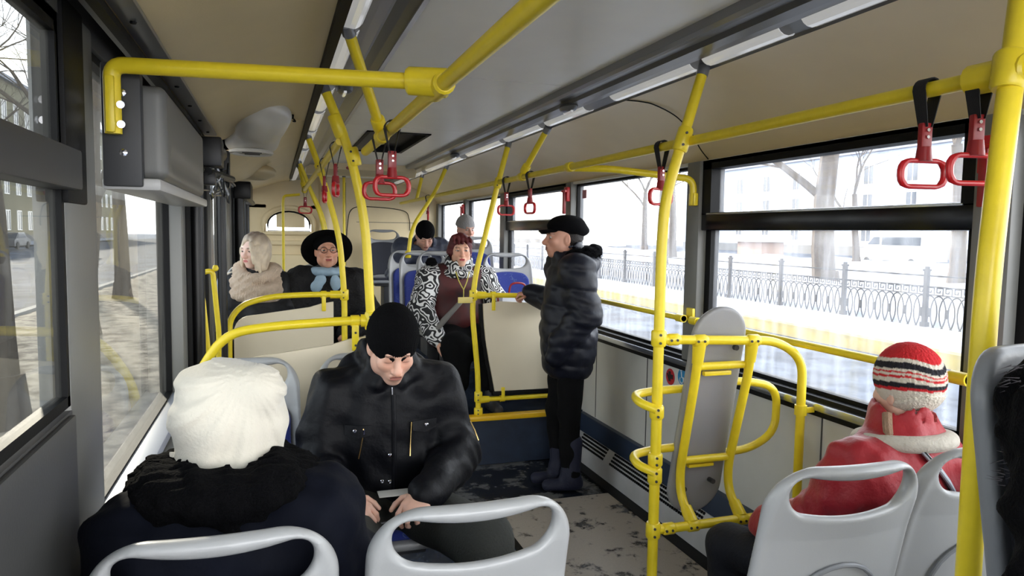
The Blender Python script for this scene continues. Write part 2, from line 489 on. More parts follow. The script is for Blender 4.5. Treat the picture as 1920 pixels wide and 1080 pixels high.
struct('floor_podium_left', MB().box((XL, 4.78, -0.1), (0.42, 9.4, 0.22)), FNAVY)
struct('floor_wheel_box', MB().box((XL, Y0, 0), (-0.12, 1.2, 0.42), 0.02).box((1.05, Y0, 0.0), (XR, 0.98, 0.28), 0.02), DGREY)

# ---- ceiling: centre panels, light channels, coves
ceil = struct('ceiling', MB().box((-0.42, Y0, 2.34), (2.14, YE + .1, 2.40)), STRIPD)
ys = [Y0, 0.05, 1.6, 3.11, 4.74, 6.5, 8.0, YE]
for i in range(len(ys) - 1):
    if ys[i] == 4.74:
        mb = MB().box((0.30, 4.745, 2.262), (0.60, 6.495, 2.285)).box((1.04, 4.745, 2.262), (1.40, 6.495, 2.285)).box((0.60, 4.745, 2.262), (1.04, 4.95, 2.285)).box((0.60, 6.2, 2.262), (1.04, 6.495, 2.285))
    else: mb = MB().box((0.30, ys[i] + .004, 2.262), (1.40, ys[i + 1] - .004, 2.285))
    mk('ceiling_panel', mb, CEIL, ceil, smooth=False)
hat_ = struct('trim_hatch', MB().box((0.60, 4.95, 2.30), (1.04, 6.2, 2.325)), BLACK)
mk('hatch_frame', MB().box((0.60, 4.95, 2.255), (0.625, 6.2, 2.30)).box((1.015, 4.95, 2.255), (1.04, 6.2, 2.30)).box((0.60, 4.95, 2.255), (1.04, 4.975, 2.30)).box((0.6, 6.175, 2.255), (1.04, 6.2, 2.30)), BLACK, hat_)
mk('hatch_flap', MB().box((0.62, 5.0, 2.262), (0.76, 6.15, 2.275)), DGREY, hat_)
# right light channel profile (x,z) seen from below
def channel(sgn, xc, name):
    def X(d): return xc + sgn * d
    o = struct(name, MB().sheet([(X(-.055), 2.262), (X(-.05), 2.235), (X(-.03), 2.228)], 'y', Y0, YE, .004), STRIPM)
    mk('upper_band', MB().sheet([(X(-.03), 2.228), (X(.0), 2.234), (X(.035), 2.236), (X(.05), 2.222)], 'y', Y0, YE, .004 * sgn), STRIPD, o)
    mk('lower_band', MB().sheet([(X(.05), 2.222), (X(.085), 2.214), (X(.11), 2.210)], 'y', Y0, YE, .004 * sgn), STRIPM, o)
    y = Y0
    for a, b in [(-.8, .9), (.98, 1.75), (1.85, 2.26), (2.34, 3.0), (3.3, 3.84), (3.94, 4.6), (4.7, 5.6), (5.8, 7.2), (7.4, 9.2)]:
        prof = [(X(.108), 2.212), (X(.118), 2.200), (X(.132), 2.192), (X(.15), 2.190), (X(.166), 2.194), (X(.172), 2.2)]
        mk('lamp_lens', MB().sheet(prof, 'y', a, b, .003 * sgn), LENS, o)
    mk('outer_lip', MB().sheet([(X(.105), 2.216), (X(.175), 2.2), (X(.182), 2.19), (X(.188), 2.2)], 'y', Y0, YE, .005 * sgn), STRIPD, o)
    return o
chR = channel(1, 1.34, 'trim_light_channel_right')
chL = channel(-1, 0.37, 'trim_light_channel_left')
mk('gasket', MB().box((0.166, Y0, 2.166), (0.196, 8.6, 2.196), .004), BLACK, chL)
# small speaker pods on the channels
def pod(x, y, lab):
    t = thing('ceiling_speaker', lab, 'speaker', (x, y, 2.21))
    mk('housing', MB().lathe([(0.02, -.022), (0.034, -.014), (0.04, 0.0), (0.036, 0.012)], 16, Matrix.Translation((x, y, 2.212)) @ Matrix.Diagonal((1, 1.9, 1, 1))), STRIPD, t)
    mk('slot', MB().box((x - .006, y - .05, 2.184), (x + .006, y + .05, 2.193)), LENS, t)
pod(1.40, 3.36, 'oval grey speaker pod on the right light strip, the nearest')
pod(1.40, 5.75, 'oval grey speaker pod on the right light strip, farther back')
pod(0.30, 3.3, 'small oval grey pod on the left light strip')

def cove(pts, ya, yb, name, mt=CREAM):
    mb = MB(); n = len(pts); seg = 1
    P = [Vector((p[0], p[1])) for p in pts]
    sp = []
    Q = [P[0] * 2 - P[1]] + P + [P[-1] * 2 - P[-2]]
    for i in range(1, len(Q) - 2):
        for k in range(6):
            t = k / 6; a, b, c, d = Q[i - 1:i + 3]
            sp.append(.5 * ((2 * b) + (c - a) * t + (2 * a - 5 * b + 4 * c - d) * t * t + (3 * b - a - 3 * c + d) * t ** 3))
    sp.append(Q[-2])
    V = []; F = []
    off = 0.012
    for yy in (ya, yb):
        for p in sp: V.append((p.x, yy, p.y))
    K = len(sp)
    for i in range(K - 1): F.append((i, i + 1, K + i + 1, K + i))
    # thickness
    for yy in (ya, yb):
        for p in sp: V.append((p.x, yy, p.y + 0.02))
    for i in range(K - 1): F.append((2 * K + i, 3 * K + i, 3 * K + i + 1, 2 * K + i + 1))
    for i in range(K - 1):
        F.append((i, 2 * K + i, 2 * K + i + 1, i + 1)); F.append((K + i, K + i + 1, 3 * K + i + 1, 3 * K + i))
    F.append((0, K, 3 * K, 2 * K)); F.append((K - 1, 3 * K - 1, 4 * K - 1, 2 * K - 1))
    return struct(name, mb.add(V, F), mt)
cove([(1.525, 2.200), (1.60, 2.195), (1.72, 2.165), (1.88, 2.10), (2.02, 2.01), (2.075, 1.965), (2.09, 1.955)], Y0, YE, 'ceiling_cove_right')
mkv = MB().box((2.062, Y0, 1.945), (2.10, YE, 1.962))
struct('trim_window_head_right', mkv, WALLG)
cove([(0.178, 2.195), (0.10, 2.195), (-0.02, 2.16), (-0.16, 2.105), (-0.27, 2.06), (-0.33, 2.05)], Y0, 4.2, 'ceiling_cove_left')
# the cove over the rear half has two hooded bays over the doors
cove([(0.178, 2.195), (0.08, 2.18), (-0.06, 2.12), (-0.18, 2.02), (-0.30, 1.97), (-0.39, 1.96)], 4.2, 6.3, 'ceiling_cove_left_middle')
cove([(0.178, 2.195), (0.10, 2.19), (-0.02, 2.15), (-0.16, 2.10), (-0.30, 2.06), (-0.39, 2.04)], 6.3, YE, 'ceiling_cove_left_rear')

# hinge rail along the left top
tr = struct('trim_hinge_rail_left', MB().box((-0.37, Y0, 2.035), (-0.335, 3.9, 2.055)), PILL)
mk('gasket', MB().box((-0.345, Y0, 2.02), (-0.322, 3.9, 2.037)), BLACK, tr)
mk('rail', MB().box((-0.325, Y0, 2.045), (-0.27, 3.9, 2.058), .003), STRIPM, tr)
for k in range(9):
    mk('screw', MB().lathe([(0.006, -.004), (0.008, 0), (0.004, 0.002)], 8, Matrix.Translation((-0.298, 0.7 + k * .38, 2.044))), BLACK, tr)

# ---- right wall
wr = struct('wall_right', MB().box((XR, Y0, 0), (XR + .05, YE, 0.90)), WALLG)
mk('upper_header', MB().box((XR + .02, Y0, 1.955), (XR + .06, YE, 2.36)), CREAM, wr)
for y in (0.6, 2.28, 3.7, 4.4): mk('panel_joint', MB().box((XR - .003, y, 0.33), (XR + .001, y + .006, 0.9)), PILLD, wr)
mk('sill', MB().box((2.035, Y0, 0.893), (2.125, YE, 0.925), .006), ALU, wr)
mk('sill_gasket', MB().box((2.055, Y0, 0.925), (2.125, YE, 0.945)), BLACK, wr)
mk('sill_gasket', MB().box((2.04, Y0, 0.872), (2.09, YE, 0.893)), BLACK, wr)
mk('skirting_band', MB().box((2.045, Y0, 0.195), (2.085, 4.6, 0.325), .006), mat('navy_skirting', (38, 52, 74), 0.5), wr)
heat = struct('baseboard_right', MB().prism([(2.08, 0.0), (1.995, 0.0), (1.995, 0.115), (2.045, 0.195), (2.08, 0.195)], 'y', -0.5, 4.58), mat('heater_white', (176, 176, 176), 0.45, var=0.15, vscale=5))
g = MB()
y = -0.4
while y < 4.5:
    if (int((y + .4) * 10) % 11) != 0:
        for r in range(4):
            a, b = 0.12 + r * .24, 0.12 + r * .24 + .16
            x0, z0 = 1.995 + .05 * a, .115 + .08 * a; x1, z1 = 1.995 + .05 * b, .115 + .08 * b
            g.box((x0 - .002, y, z0), (x1 - .002, y + .014, z1))
    y += 0.022
gr = mk('heater_grille', g, BLACK, heat, smooth=False); gr['kind'] = 'stuff'
# pillars
def pillar(n, ya, yb, x=XR, z0=.93, z1=1.96, d=-1, mt=PILL):
    o = struct('wall_pillar_' + n, MB().box((min(x + d * .035, x - d * .06), ya, z0), (max(x + d * .035, x - d * .06), yb, z1), .008), mt)
    return o
for n, ya, yb in (('right_front', 1.535, 1.66), ('right_middle', 3.165, 3.285), ('right_door', 4.83, 4.93), ('right_rear', 6.42, 6.56), ('right_back', 7.86, 7.98), ('right_end', 9.28, 9.42)):
    pillar(n, ya, yb)
def window(n, ya, yb, side, z0, z1, hopper, bz0=1.61, bz1=1.70, fw=.04, glass=GLR, fmt=BLACK, topw=.03, flush=False):
    x = XR if side > 0 else XL
    xa, xb = (x + .012, x + .06) if side > 0 else (x - .06, x - .012)
    if flush: xa, xb = x - .028, x - .002
    o = struct('window_%d' % n, loc=(x, (ya + yb) / 2, z0))
    fr = MB().box((xa, ya, z0), (xb, ya + fw, z1)).box((xa, yb - fw, z0), (xb, yb, z1)).box((xa, ya, z0), (xb, yb, z0 + .022)).box((xa, ya, z1 - topw), (xb, yb, z1))
    mk('window_frame', fr, fmt, o, smooth=False)
    xm = (xa + xb) / 2
    if hopper:
        xi = xa - .03 if side > 0 else xb
        hb = MB().box((xi if side > 0 else xa, ya, bz0), (xb if side > 0 else xb + .035, yb, bz1), .006)
        mk('hopper_bar', hb, BLKGL if side > 0 else DGREY, o)
        if side > 0:
            mk('hopper_rail', MB().box((xi - .004, ya + .05, bz1 - .012), (xi + .012, yb - .05, bz1 - .003), .002), ALU, o)
            mk('hopper_frame', MB().box((xi, ya, bz1 - .01), (xb, ya + fw + .01, z1)).box((xi, yb - fw - .03, bz1 - .01), (xb, yb, z1)).box((xi, ya, z1 - .045), (xb, yb, z1)), fmt, o)
        else:
            mk('hopper_frame', MB().box((xa, ya, bz1 - .01), (xb, ya + fw, z1)).box((xa, yb - fw - .012, bz1 - .01), (xb, yb, z1)).box((xa, ya, z1 - .05), (xb, yb, z1)), fmt, o)
        mk('glass', MB().box((xm - .002, ya + .01, z0 + .01), (xm + .002, yb - .01, bz0 + .01)), glass, o)
        mk('upper_glass', MB().box((xm - .002, ya + .01, bz1 - .01), (xm + .002, yb - .01, z1 - .01)), glass, o)
    else:
        mk('glass', MB().box((xm - .002, ya + .01, z0 + .01), (xm + .002, yb - .01, z1 - .01)), glass, o)
    return o
window(1, -0.8, 1.54, 1, .94, 1.96, False)
window(2, 1.655, 3.17, 1, .94, 1.96, True, fw=.05)
window(3, 3.28, 4.84, 1, .94, 1.96, False, fw=.025)
window(4, 4.92, 6.43, 1, .94, 1.96, True, fw=.03)
window(5, 6.55, 7.87, 1, .94, 1.96, False, fw=.025)
window(6, 7.97, 9.3, 1, .94, 1.96, False, fw=.025)

# ---- left wall
wl = struct('wall_left', MB().box((XL - .06, Y0, 0), (XL, 1.66, 1.205)).box((XL - .06, 1.66, 0), (XL, 3.36, 0.87)).box((XL - .06, 4.68, 0), (XL, 6.9, 0.87)).box((XL - .06, 8.2, 0), (XL, YE, 0.87)), PILLD)
mk('upper_header', MB().box((XL - .06, Y0, 2.0), (XL, 3.40, 2.36)).box((XL - .06, 3.40, 2.03), (XL, YE, 2.36)), PILLD, wl)
mk('sill', MB().box((XL - .05, 1.9, 0.868), (XL + .055, 3.32, 0.90), .006), mat('pale_sill', (176, 180, 190), 0.35), wl)
mk('sill', MB().box((XL - .03, 1.66, 0.80), (XL + .085, 3.36, 0.865), .01), PILL, wl)
mk('inner_ledge', MB().box((XL - .0, 1.66, 0.70), (XL + .11, 3.36, 0.80), .01), PILLD, wl)
mk('wall_panel', MB().box((XL, Y0, 0.1), (XL + .012, 1.64, 1.20), .004), PILLD, wl)
plf = struct('wall_pillar_left_front', MB().box((-.46, 1.655, 0), (-.398, 1.925, 2.04), .014), PILL)
mk('black_cover', MB().box((-.45, 1.65, 1.63), (-.392, 1.81, 2.04), .006), BLACK, plf)
pillar('left_door_front', 3.24, 3.38, XL, 0.0, 2.06, 1, PILL)
pillar('left_door_rear', 4.68, 4.86, XL, 0.0, 2.06, 1, PILL)
pillar('left_rear', 6.2, 6.9, XL, 0.0, 2.06, 1, PILL)
window(7, -0.8, 1.66, -1, 1.215, 2.01, True, bz0=1.655, bz1=1.735, fw=.02, glass=GLL, flush=True)
window(8, 1.90, 3.26, -1, 0.885, 2.01, False, fw=.025, glass=GLL)
window(9, 4.84, 6.22, -1, 0.885, 2.01, False, fw=.03, glass=GLL)
window(10, 8.15, 9.3, -1, 0.885, 2.01, False, fw=.03, glass=GLL)
struct('wall_left_rear_fill', MB().box((XL - .06, 8.1, 0.0), (XL, 8.2, 2.05)).box((XL - .06, 9.25, 0.0), (XL, 9.4, 2.05)), PILL)

# grey housing above the second left window
t = thing('blind_housing', 'grey box housing hanging above the second left window', 'housing', (-0.3, 2.3, 1.66))
F = Field(axis(-.42, -.20, .006), axis(1.93, 2.97, .012), axis(1.64, 2.03, .006))
def rb(lo, hi, r):
    c = [(a + b) / 2 for a, b in zip(lo, hi)]; h = [(b - a) / 2 - r for a, b in zip(lo, hi)]
    def fn(X, Y, Z):
        qx, qy, qz = np.abs(X - c[0]) - h[0], np.abs(Y - c[1]) - h[1], np.abs(Z - c[2]) - h[2]
        return np.sqrt(np.maximum(qx, 0) ** 2 + np.maximum(qy, 0) ** 2 + np.maximum(qz, 0) ** 2) + np.minimum(np.maximum(qx, np.maximum(qy, qz)), 0) - r
    return fn
F.op(rb((-.385, 1.96, 1.70), (-.25, 2.94, 1.93), .022), (-.42, 1.9, 1.6), (-.2, 3, 2.0), 0)
F.op(rb((-.245, 2.06, 1.74), (-.21, 2.86, 1.775), .012), (-.42, 1.9, 1.6), (-.2, 3, 2.0), .03, 's')
o = fmesh('housing_cover', F, BOXG, None); o.parent = t; o.location = -Vector(t.location)
mk('bottom_flange', MB().box((-.39, 1.94, 1.672), (-.262, 3.2, 1.702), .008), mat('flange_light', (176, 176, 176), 0.35), t)
mk('end_bracket', MB().box((-.385, 1.925, 1.68), (-.30, 1.962, 1.97), .006), DGREY, t)
for z in (1.76, 1.90): mk('bolt', MB().lathe([(.006, -.006), (.009, 0), (.004, .002)], 10, Matrix.Translation((-.34, 1.925, z)) @ Matrix.Rotation(R(90), 4, 'X')), CHROME, t)

# ---- doors: leaves with black frames and yellow handles
def door(n, y0, y1):
    d = struct('door_%d' % n, loc=(XL, (y0 + y1) / 2, 0.05))
    L = (y1 - y0) / 2
    for k in range(2):
        a = y0 + k * L + .01; b = a + L - .02
        mk('door_leaf', MB().box((XL - .03, a, .06), (XL + .02, a + .075, 1.99), .008).box((XL - .03, b - .075, .06), (XL + .02, b, 1.99), .008).box((XL - .03, a, .06), (XL + .02, b, .30), .008).box((XL - .03, a, 1.90), (XL + .02, b, 1.99), .008), BLACK, d)
        mk('door_glass', MB().box((XL - .008, a + .06, .28), (XL - .004, b - .06, 1.92)), GLL, d)
        mk('rubber_edge', MB().tube([(XL + .03, a + .01, .08), (XL + .03, a + .01, 1.98)], .022, 10), BLACK, d)
    return d
d1 = door(1, 3.40, 4.68)
d2 = door(2, 6.92, 8.12)
mk('door_shaft', MB().tube([(-.33, 3.47, .1), (-.33, 3.47, 2.0)], .030, 12).tube([(-.30, 4.60, .1), (-.30, 4.60, 2.0)], .026, 12), METB, d1)
mk('door_shaft', MB().tube([(-.31, 7.0, .1), (-.31, 7.0, 2.0)], .045, 12).tube([(-.28, 8.05, .1), (-.28, 8.05, 2.0)], .03, 12), METB, d2)
for (y, za, zb) in ((3.62, 0.72, 1.28), (4.25, 0.55, 1.36)):
    mk('door_handle', MB().tube(bend([(-.39, y - .03, zb - .02), (-.325, y - .02, zb), (-.30, y, zb - .35), (-.31, y + .02, za + .02), (-.39, y + .03, za)], .04), .014, 10), YEL, d1)
mk('door_handle', MB().tube(bend([(-.39, 3.60, .98), (-.31, 3.62, .98), (-.30, 3.66, .60), (-.39, 3.68, .58)], .04), .013, 10), YEL, d1)
mk('handle_knob', MB().lathe([(.0, -.02), (.014, -.012), (.017, 0), (.012, .014), (0, .018)], 12, Matrix.Translation((-.31, 4.22, 1.37))), YEL, d1)

# door mechanism: arms, motor, cables
t = thing('door_mechanism', 'black door drive with arms and loose cables above the front left door', 'door mechanism', (-.25, 3.9, 1.95))
mk('motor', MB().tube([(-.27, 3.62, 1.94), (-.27, 3.95, 1.96)], .045, 14).box((-.34, 3.45, 1.86), (-.22, 3.60, 1.99), .01), METB, t)
mk('drive_arm', MB().tube([(-.28, 3.50, 1.84), (-.20, 3.85, 1.83), (-.26, 4.2, 1.86)], .018, 8), METB, t)
mk('drive_arm', MB().tube([(-.27, 3.58, 1.90), (-.22, 3.75, 1.75)], .014, 8), ALU, t)
mk('bracket', MB().box((-.33, 3.50, 1.78), (-.25, 3.56, 1.84), .008), METB, t)
mk('bracket', MB().box((-.29, 4.02, 1.80), (-.22, 4.12, 1.99), .01), METB, t)
rn = random.Random(4)
for k in range(7):
    p = [(-.29 + rn.random() * .08, 3.5 + rn.random() * .7, 1.97)]
    for q in range(4): p.append((-.31 + rn.random() * .1, 3.48 + rn.random() * .75, 1.72 + rn.random() * .22))
    mk('cable', MB().tube(spline(p, 6), .0045, 6), METB if k % 3 else ALU, t)
t = thing('door_mechanism', 'black door drive above the rear left door', 'door mechanism', (-.27, 7.2, 1.95))
mk('motor', MB().box((-.36, 6.95, 1.86), (-.20, 7.5, 2.02), .02), METB, t)
mk('drive_arm', MB().tube([(-.26, 7.0, 1.9), (-.20, 7.5, 1.84), (-.26, 7.9, 1.86)], .022, 8), METB, t)
mk('edge_guide', MB().box((-.38, 4.9, 1.955), (-.345, 6.9, 1.985), .004).box((-.345, 4.9, 1.965), (-.325, 6.9, 1.98), .004), WHITEP, tr)

# ---- air vent / lamp hood on the left cove
t = thing('cove_vent_hood', 'white moulded vent hood bulging from the left ceiling cove', 'vent', (-.10, 4.1, 2.1))
F = Field(axis(-.34, .12, .008), axis(3.55, 4.6, .012), axis(1.90, 2.24, .008))
F.ell((-.07, 4.02, 2.115), (.125, .34, .085), 0, rot=rotm(0, 0, 0))
F.ell((-.12, 4.28, 2.06), (.135, .20, .07), .08)
F.ell((-.02, 3.88, 2.16), (.11, .26, .07), .05)
F.ell((-.12, 4.10, 1.955), (.105, .10, .05), .02, 's')
o = fmesh('hood', F, WHITEP, None); o.parent = t; o.location = -Vector(t.location)
mk('vent_ring', MB().tube([(-.115 + .105 * math.cos(a), 4.13 + .13 * math.sin(a), 1.995 + .0 * math.sin(a)) for a in [2 * PI * k / 28 for k in range(28)]], .010, 8, closed=True), WHITEP, t)
mk('vent_slot', MB().box((-.16, 4.06, 1.985), (-.06, 4.09, 2.0), .004).box((-.15, 4.14, 1.985), (-.07, 4.16, 2.0), .004), PILLD, t)
t = thing('cove_vent_hood', 'small cream vent hood on the rear part of the left cove', 'vent', (-.16, 6.5, 2.0))
F = Field(axis(-.36, .1, .01), axis(6.1, 6.95, .015), axis(1.86, 2.16, .01))
F.ell((-.14, 6.5, 2.07), (.16, .30, .07), 0); F.ell((-.17, 6.5, 1.99), (.09, .14, .03), .02, 's')
o = fmesh('hood', F, CREAM, None); o.parent = t; o.location = -Vector(t.location)
t = thing('ceiling_socket', 'small black cable hole with a stub of wire in the left cove', 'socket', (.09, 4.0, 2.17))
mk('socket', MB().lathe([(.012, -.012), (.014, 0.01)], 10, Matrix.Translation((.09, 4.0, 2.18))).tube(spline([(.09, 4.0, 2.18), (.11, 4.02, 2.16), (.10, 4.06, 2.165)]), .005, 6), BLACK, t)

# ---- rear wall with arched window niche
rw = struct('wall_rear', MB().box((0.50, YE, 0.0), (XR + .06, YE + .06, 2.36)).box((XL - .06, YE, 0), (0.50, YE + .06, 1.53)).box((XL - .06, YE, 1.86), (0.5, YE + .06, 2.36)).box((XL - .06, YE, 1.5), (-.10, YE + .06, 1.9)).box((.44, YE, 1.5), (0.5, YE + .06, 1.9)), CREAM)
arch = [(-.08, 1.57), (.42, 1.57)] + [(.17 + .25 * math.cos(a), 1.66 + .16 * math.sin(a)) for a in [PI * k / 12 for k in range(13)]]
mk('niche_moulding', MB().tube([(p[0] + (p[0] - .17) * .22, YE - .01, p[1] + (p[1] - 1.65) * .3) for p in arch], .028, 10, closed=True), CREAM, rw)
mk('niche_ledge', MB().box((-.36, YE - .05, 1.40), (.55, YE, 1.455), .015).box((-.36, YE - .08, .6), (.55, YE, 1.28), .02), CREAM, rw)
mk('corner_column', MB().tube([(.62, YE - .02, .56), (.62, YE - .02, 2.26)], .085, 14), CREAM, rw)
mk('panel_joint', MB().box((.86, YE - .004, .6), (.868, YE, 2.2)).box((1.0, YE - .004, 1.70), (1.9, YE, 1.706)), PILLD, rw)
w11 = struct('window_11', loc=(.17, YE, 1.56))
mk('window_frame', MB().tube([(p[0], YE + .005, p[1]) for p in arch], .012, 8, closed=True), BLACK, w11)
mk('glass', MB().box((-.10, YE + .03, 1.53), (.44, YE + .034, 1.86)), GLR, w11)
mk('sun_shade', MB().box((.02, YE + .012, 1.62), (.36, YE + .02, 1.85)), CREAM, w11)
mk('arch_spandrel', MB().prism([(-.11, 1.86), (-.11, 1.66)] + [(.17 - .25 * math.cos(a), 1.66 + .16 * math.sin(a)) for a in [PI * k / 12 for k in range(13)]] + [(.45, 1.66), (.45, 1.86)], 'y', YE - .002, YE + .02), CREAM, w11, smooth=False)
# cross beam under the rear ceiling, with a red lamp
bm_ = struct('trim_cross_beam', MB().prism([(7.4, 2.262), (7.4, 2.20), (7.48, 2.15), (7.62, 2.15), (7.7, 2.2), (7.7, 2.262)], 'x', .3, 1.4), CREAM)
t = thing('red_lamp', 'small oval red lamp on the cross beam under the rear ceiling', 'lamp', (.74, 7.4, 2.2))
mk('lamp_body', MB().lathe([(0, -.014), (.02, -.01), (.028, 0), (.03, .006)], 14, Matrix.Translation((.74, 7.395, 2.215)) @ Matrix.Rotation(R(90), 4, 'X') @ Matrix.Diagonal((1.9, .7, 1, 1))), REDD, t)

# ================================================================ POLES AND RAILS
PR = 0.0178
def clamp(parent, c, d, r=0.026, l=0.07, bolts=True, name='clamp'):
    c = Vector(c); d = Vector(d).normalized()
    mk(name, MB().tube([c - d * l / 2, c - d * (l / 2 - .006), c + d * (l / 2 - .006), c + d * l / 2], [r - .004, r, r, r - .004], 14), YEL, parent)
    if bolts:
        for k in (-1, 1):
            q = c + d * k * l * .25 + Vector((-.3, -1, 0)).normalized() * r
            mk('bolt', MB().tube([q, q + Vector((-.3, -1, 0)).normalized() * .004], .005, 8), DGREY, parent)
def pole(label, pts, r=PR, bend_r=.12, clamps=(), cat='pole', group=None, name='grab_pole', top_cone=True):
    t = thing(name, label, cat, pts[-1] if name == 'grab_pole' else pts[0], group=group)
    P = bend(pts, bend_r)
    rr = r
    mk('tube', MB().tube(P, rr, 16), YEL, t)
    if top_cone and name == 'grab_pole':
        d = (P[1] - P[0]).normalized()
        mk('ceiling_socket', MB().tube([P[0] - d * .01, P[0] + d * .03], .022, 12), STRIPM, t)
    for c in clamps: clamp(t, *c)
    return t
railR = pole('long straight yellow handrail under the right side of the ceiling', [(1.44, -.4, 1.925), (1.44, 8.6, 1.925)], name='handrail', cat='handrail', bend_r=0)
railL = pole('thick yellow handrail running overhead to the front from the left middle pole', [(.375, -.6, 1.925), (.375, 3.16, 1.925)], name='handrail', cat='handrail', bend_r=0, r=.019)
railL2 = pole('yellow handrail overhead along the left side, behind the left middle pole', [(.27, 3.18, 1.965), (.27, 7.2, 1.965)], name='handrail', cat='handrail', bend_r=0)
# crossbar to the left pillar
xb = pole('yellow crossbar overhead from the left pillar to the near handrail', [(-.355, 1.90, 1.80), (-.355, 1.895, 1.957), (.36, 1.70, 1.935)], name='crossbar', cat='handrail', bend_r=.03, r=.019)
mk('end_plate', MB().box((-.366, 1.87, 1.80), (-.346, 1.90, 1.93), .006), YEL, xb)
for z in (1.82, 1.865): mk('bolt', MB().lathe([(0, -.01), (.008, -.006), (.009, 0)], 12, Matrix.Translation((-.335, 1.878, z)) @ Matrix.Rotation(R(90), 4, 'X')), CHROME, xb)
mk('joint_clamp', MB().tube([(.30, 1.715, 1.937), (.305, 1.713, 1.937), (.39, 1.69, 1.934), (.395, 1.689, 1.934)], [.028, .033, .035, .03], 16).tube([(.375, 1.64, 1.925), (.375, 1.645, 1.925), (.375, 1.75, 1.925), (.375, 1.755, 1.925)], [.022, .027, .027, .022], 14), YEL, xb)
# short bar from the right rail to the right wall
sb = pole('yellow bar branching from the right handrail to the middle window pillar', [(1.44, 3.42, 1.92), (1.62, 3.32, 1.915), (2.03, 3.20, 1.87), (2.03, 3.20, 1.74)], name='crossbar', cat='handrail', bend_r=.05)
mk('end_plate', MB().box((2.02, 3.175, 1.735), (2.046, 3.225, 1.80), .006), YEL, sb)
clamp(sb, (1.44, 3.42, 1.925), (0, 1, 0), l=.06)

# struts from the light strips to the rails
for lab, pts in (('short yellow strut from the left light strip down to the near left handrail', [(.215, 2.27, 2.20), (.375, 2.66, 1.94)]),
                 ('short yellow strut from the right light strip to the right handrail by the standing man', [(1.50, 3.90, 2.19), (1.44, 4.17, 1.94)]),
                 ('short yellow strut from the left light strip to the rear left handrail', [(.215, 6.9, 2.20), (.27, 7.05, 1.97)])):
    s_ = pole(lab, pts, bend_r=0)
    clamp(s_, Vector(pts[1]) + Vector((0, 0, -.012)), (0, 1, 0), r=.027, l=.07)
    clamp(s_, Vector(pts[1]) + (Vector(pts[0]) - Vector(pts[1])).normalized() * .05, Vector(pts[0]) - Vector(pts[1]), r=.026, l=.06, bolts=False)

UP = (0, 0, 1)
# pole A with the barrier
pole('tall yellow pole at the aisle end of the folded backrest barrier, floor to ceiling', [(1.50, 2.32, 2.195), (1.345, 2.3, 1.72), (1.335, 2.3, 1.55), (1.335, 2.3, 0.0)], bend_r=.10, r=.0195,
     clamps=[((1.413, 2.306, 1.93), (.31, 0, .95), .028, .09), ((1.335, 2.3, 1.205), UP, .028, .06), ((1.335, 2.3, .93), UP, .027, .05), ((1.335, 2.3, .75), UP, .027, .05), ((1.335, 2.3, .69), UP, .027, .06), ((1.335, 2.3, .48), UP, .028, .06)])
pole('thick yellow pole nearest the camera at the right edge, before the grey seats', [(1.49, 1.12, 2.195), (1.405, 1.08, 1.80), (1.345, 1.05, 1.50), (1.345, 1.05, 0.25)], bend_r=.14, r=.0235,
     clamps=[((1.425, 1.095, 1.925), (.2, .1, .9), .031, .08, False)])
mk('rail_clamp', MB().tube([(1.44, 1.06, 1.925), (1.44, 1.065, 1.925), (1.44, 1.19, 1.925), (1.44, 1.195, 1.925)], [.026, .033, .033, .026], 14), YEL, railR)
# pole B at the step
pole('yellow pole on the yellow step edge beside the cream partition', [(1.51, 4.66, 2.19), (1.435, 4.65, 1.92), (1.27, 4.62, 1.28), (1.255, 4.62, 1.05), (1.30, 4.62, .62), (1.305, 4.62, .345)], bend_r=.10, r=.0185,
     clamps=[((1.435, 4.65, 1.92), (.25, 0, .95), .027, .07), ((1.262, 4.62, 1.165), UP, .028, .07), ((1.304, 4.62, .47), UP, .028, .07), ((1.305, 4.62, .37), UP, .030, .05)])
# left middle pole L2, L3
pole('yellow pole behind the man in the black beanie, left of the aisle', [(.205, 3.2, 2.195), (.31, 3.17, 1.93), (.375, 3.16, 1.62), (.40, 3.16, 1.15), (.40, 3.16, 0.0)], bend_r=.14, r=.020,
     clamps=[((.262, 3.187, 2.03), (-.36, 0, .93), .029, .10, False), ((.325, 3.168, 1.90), (-.25, 0, .95), .028, .08), ((.40, 3.16, 1.19), UP, .029, .08)])
pole('yellow pole by the lady in the wide black hat', [(.205, 4.82, 2.195), (.29, 4.80, 1.95), (.40, 4.78, 1.55), (.43, 4.78, 1.17), (.43, 4.78, 0.0)], bend_r=.14, r=.019,
     clamps=[((.28, 4.80, 1.975), (-.3, 0, .9), .027, .08), ((.43, 4.78, 1.165), UP, .028, .07)])
pole('curved yellow pole of a close pair before the arched rear window, the nearer', [(.205, 6.6, 2.195), (.30, 6.6, 1.95), (.42, 6.6, 1.65), (.45, 6.6, .22)], bend_r=.16)
pole('curved yellow pole of a close pair before the arched rear window, the farther', [(.22, 7.1, 2.195), (.34, 7.1, 1.95), (.47, 7.1, 1.65), (.50, 7.1, .22)], bend_r=.16)
pole('thin straight yellow pole directly before the arched rear window', [(.27, 8.3, 1.98), (.10, 8.3, 1.96), (.09, 8.3, 1.90), (.09, 8.3, .22)], bend_r=.05, top_cone=False, r=.015)
pole('straight yellow pole between the two curved left poles and the hatch, at the rear wall', [(.80, 8.9, 2.26), (.80, 8.9, .56)], bend_r=.1, r=.017)
pole('yellow pole rising from the blue seats beside the rear man in the beanie', [(1.51, 6.5, 2.19), (1.40, 6.48, 1.95), (1.17, 6.42, 1.62), (1.14, 6.42, 1.36)], bend_r=.14, clamps=[((1.14, 6.42, 1.38), UP, .027, .06, False)])
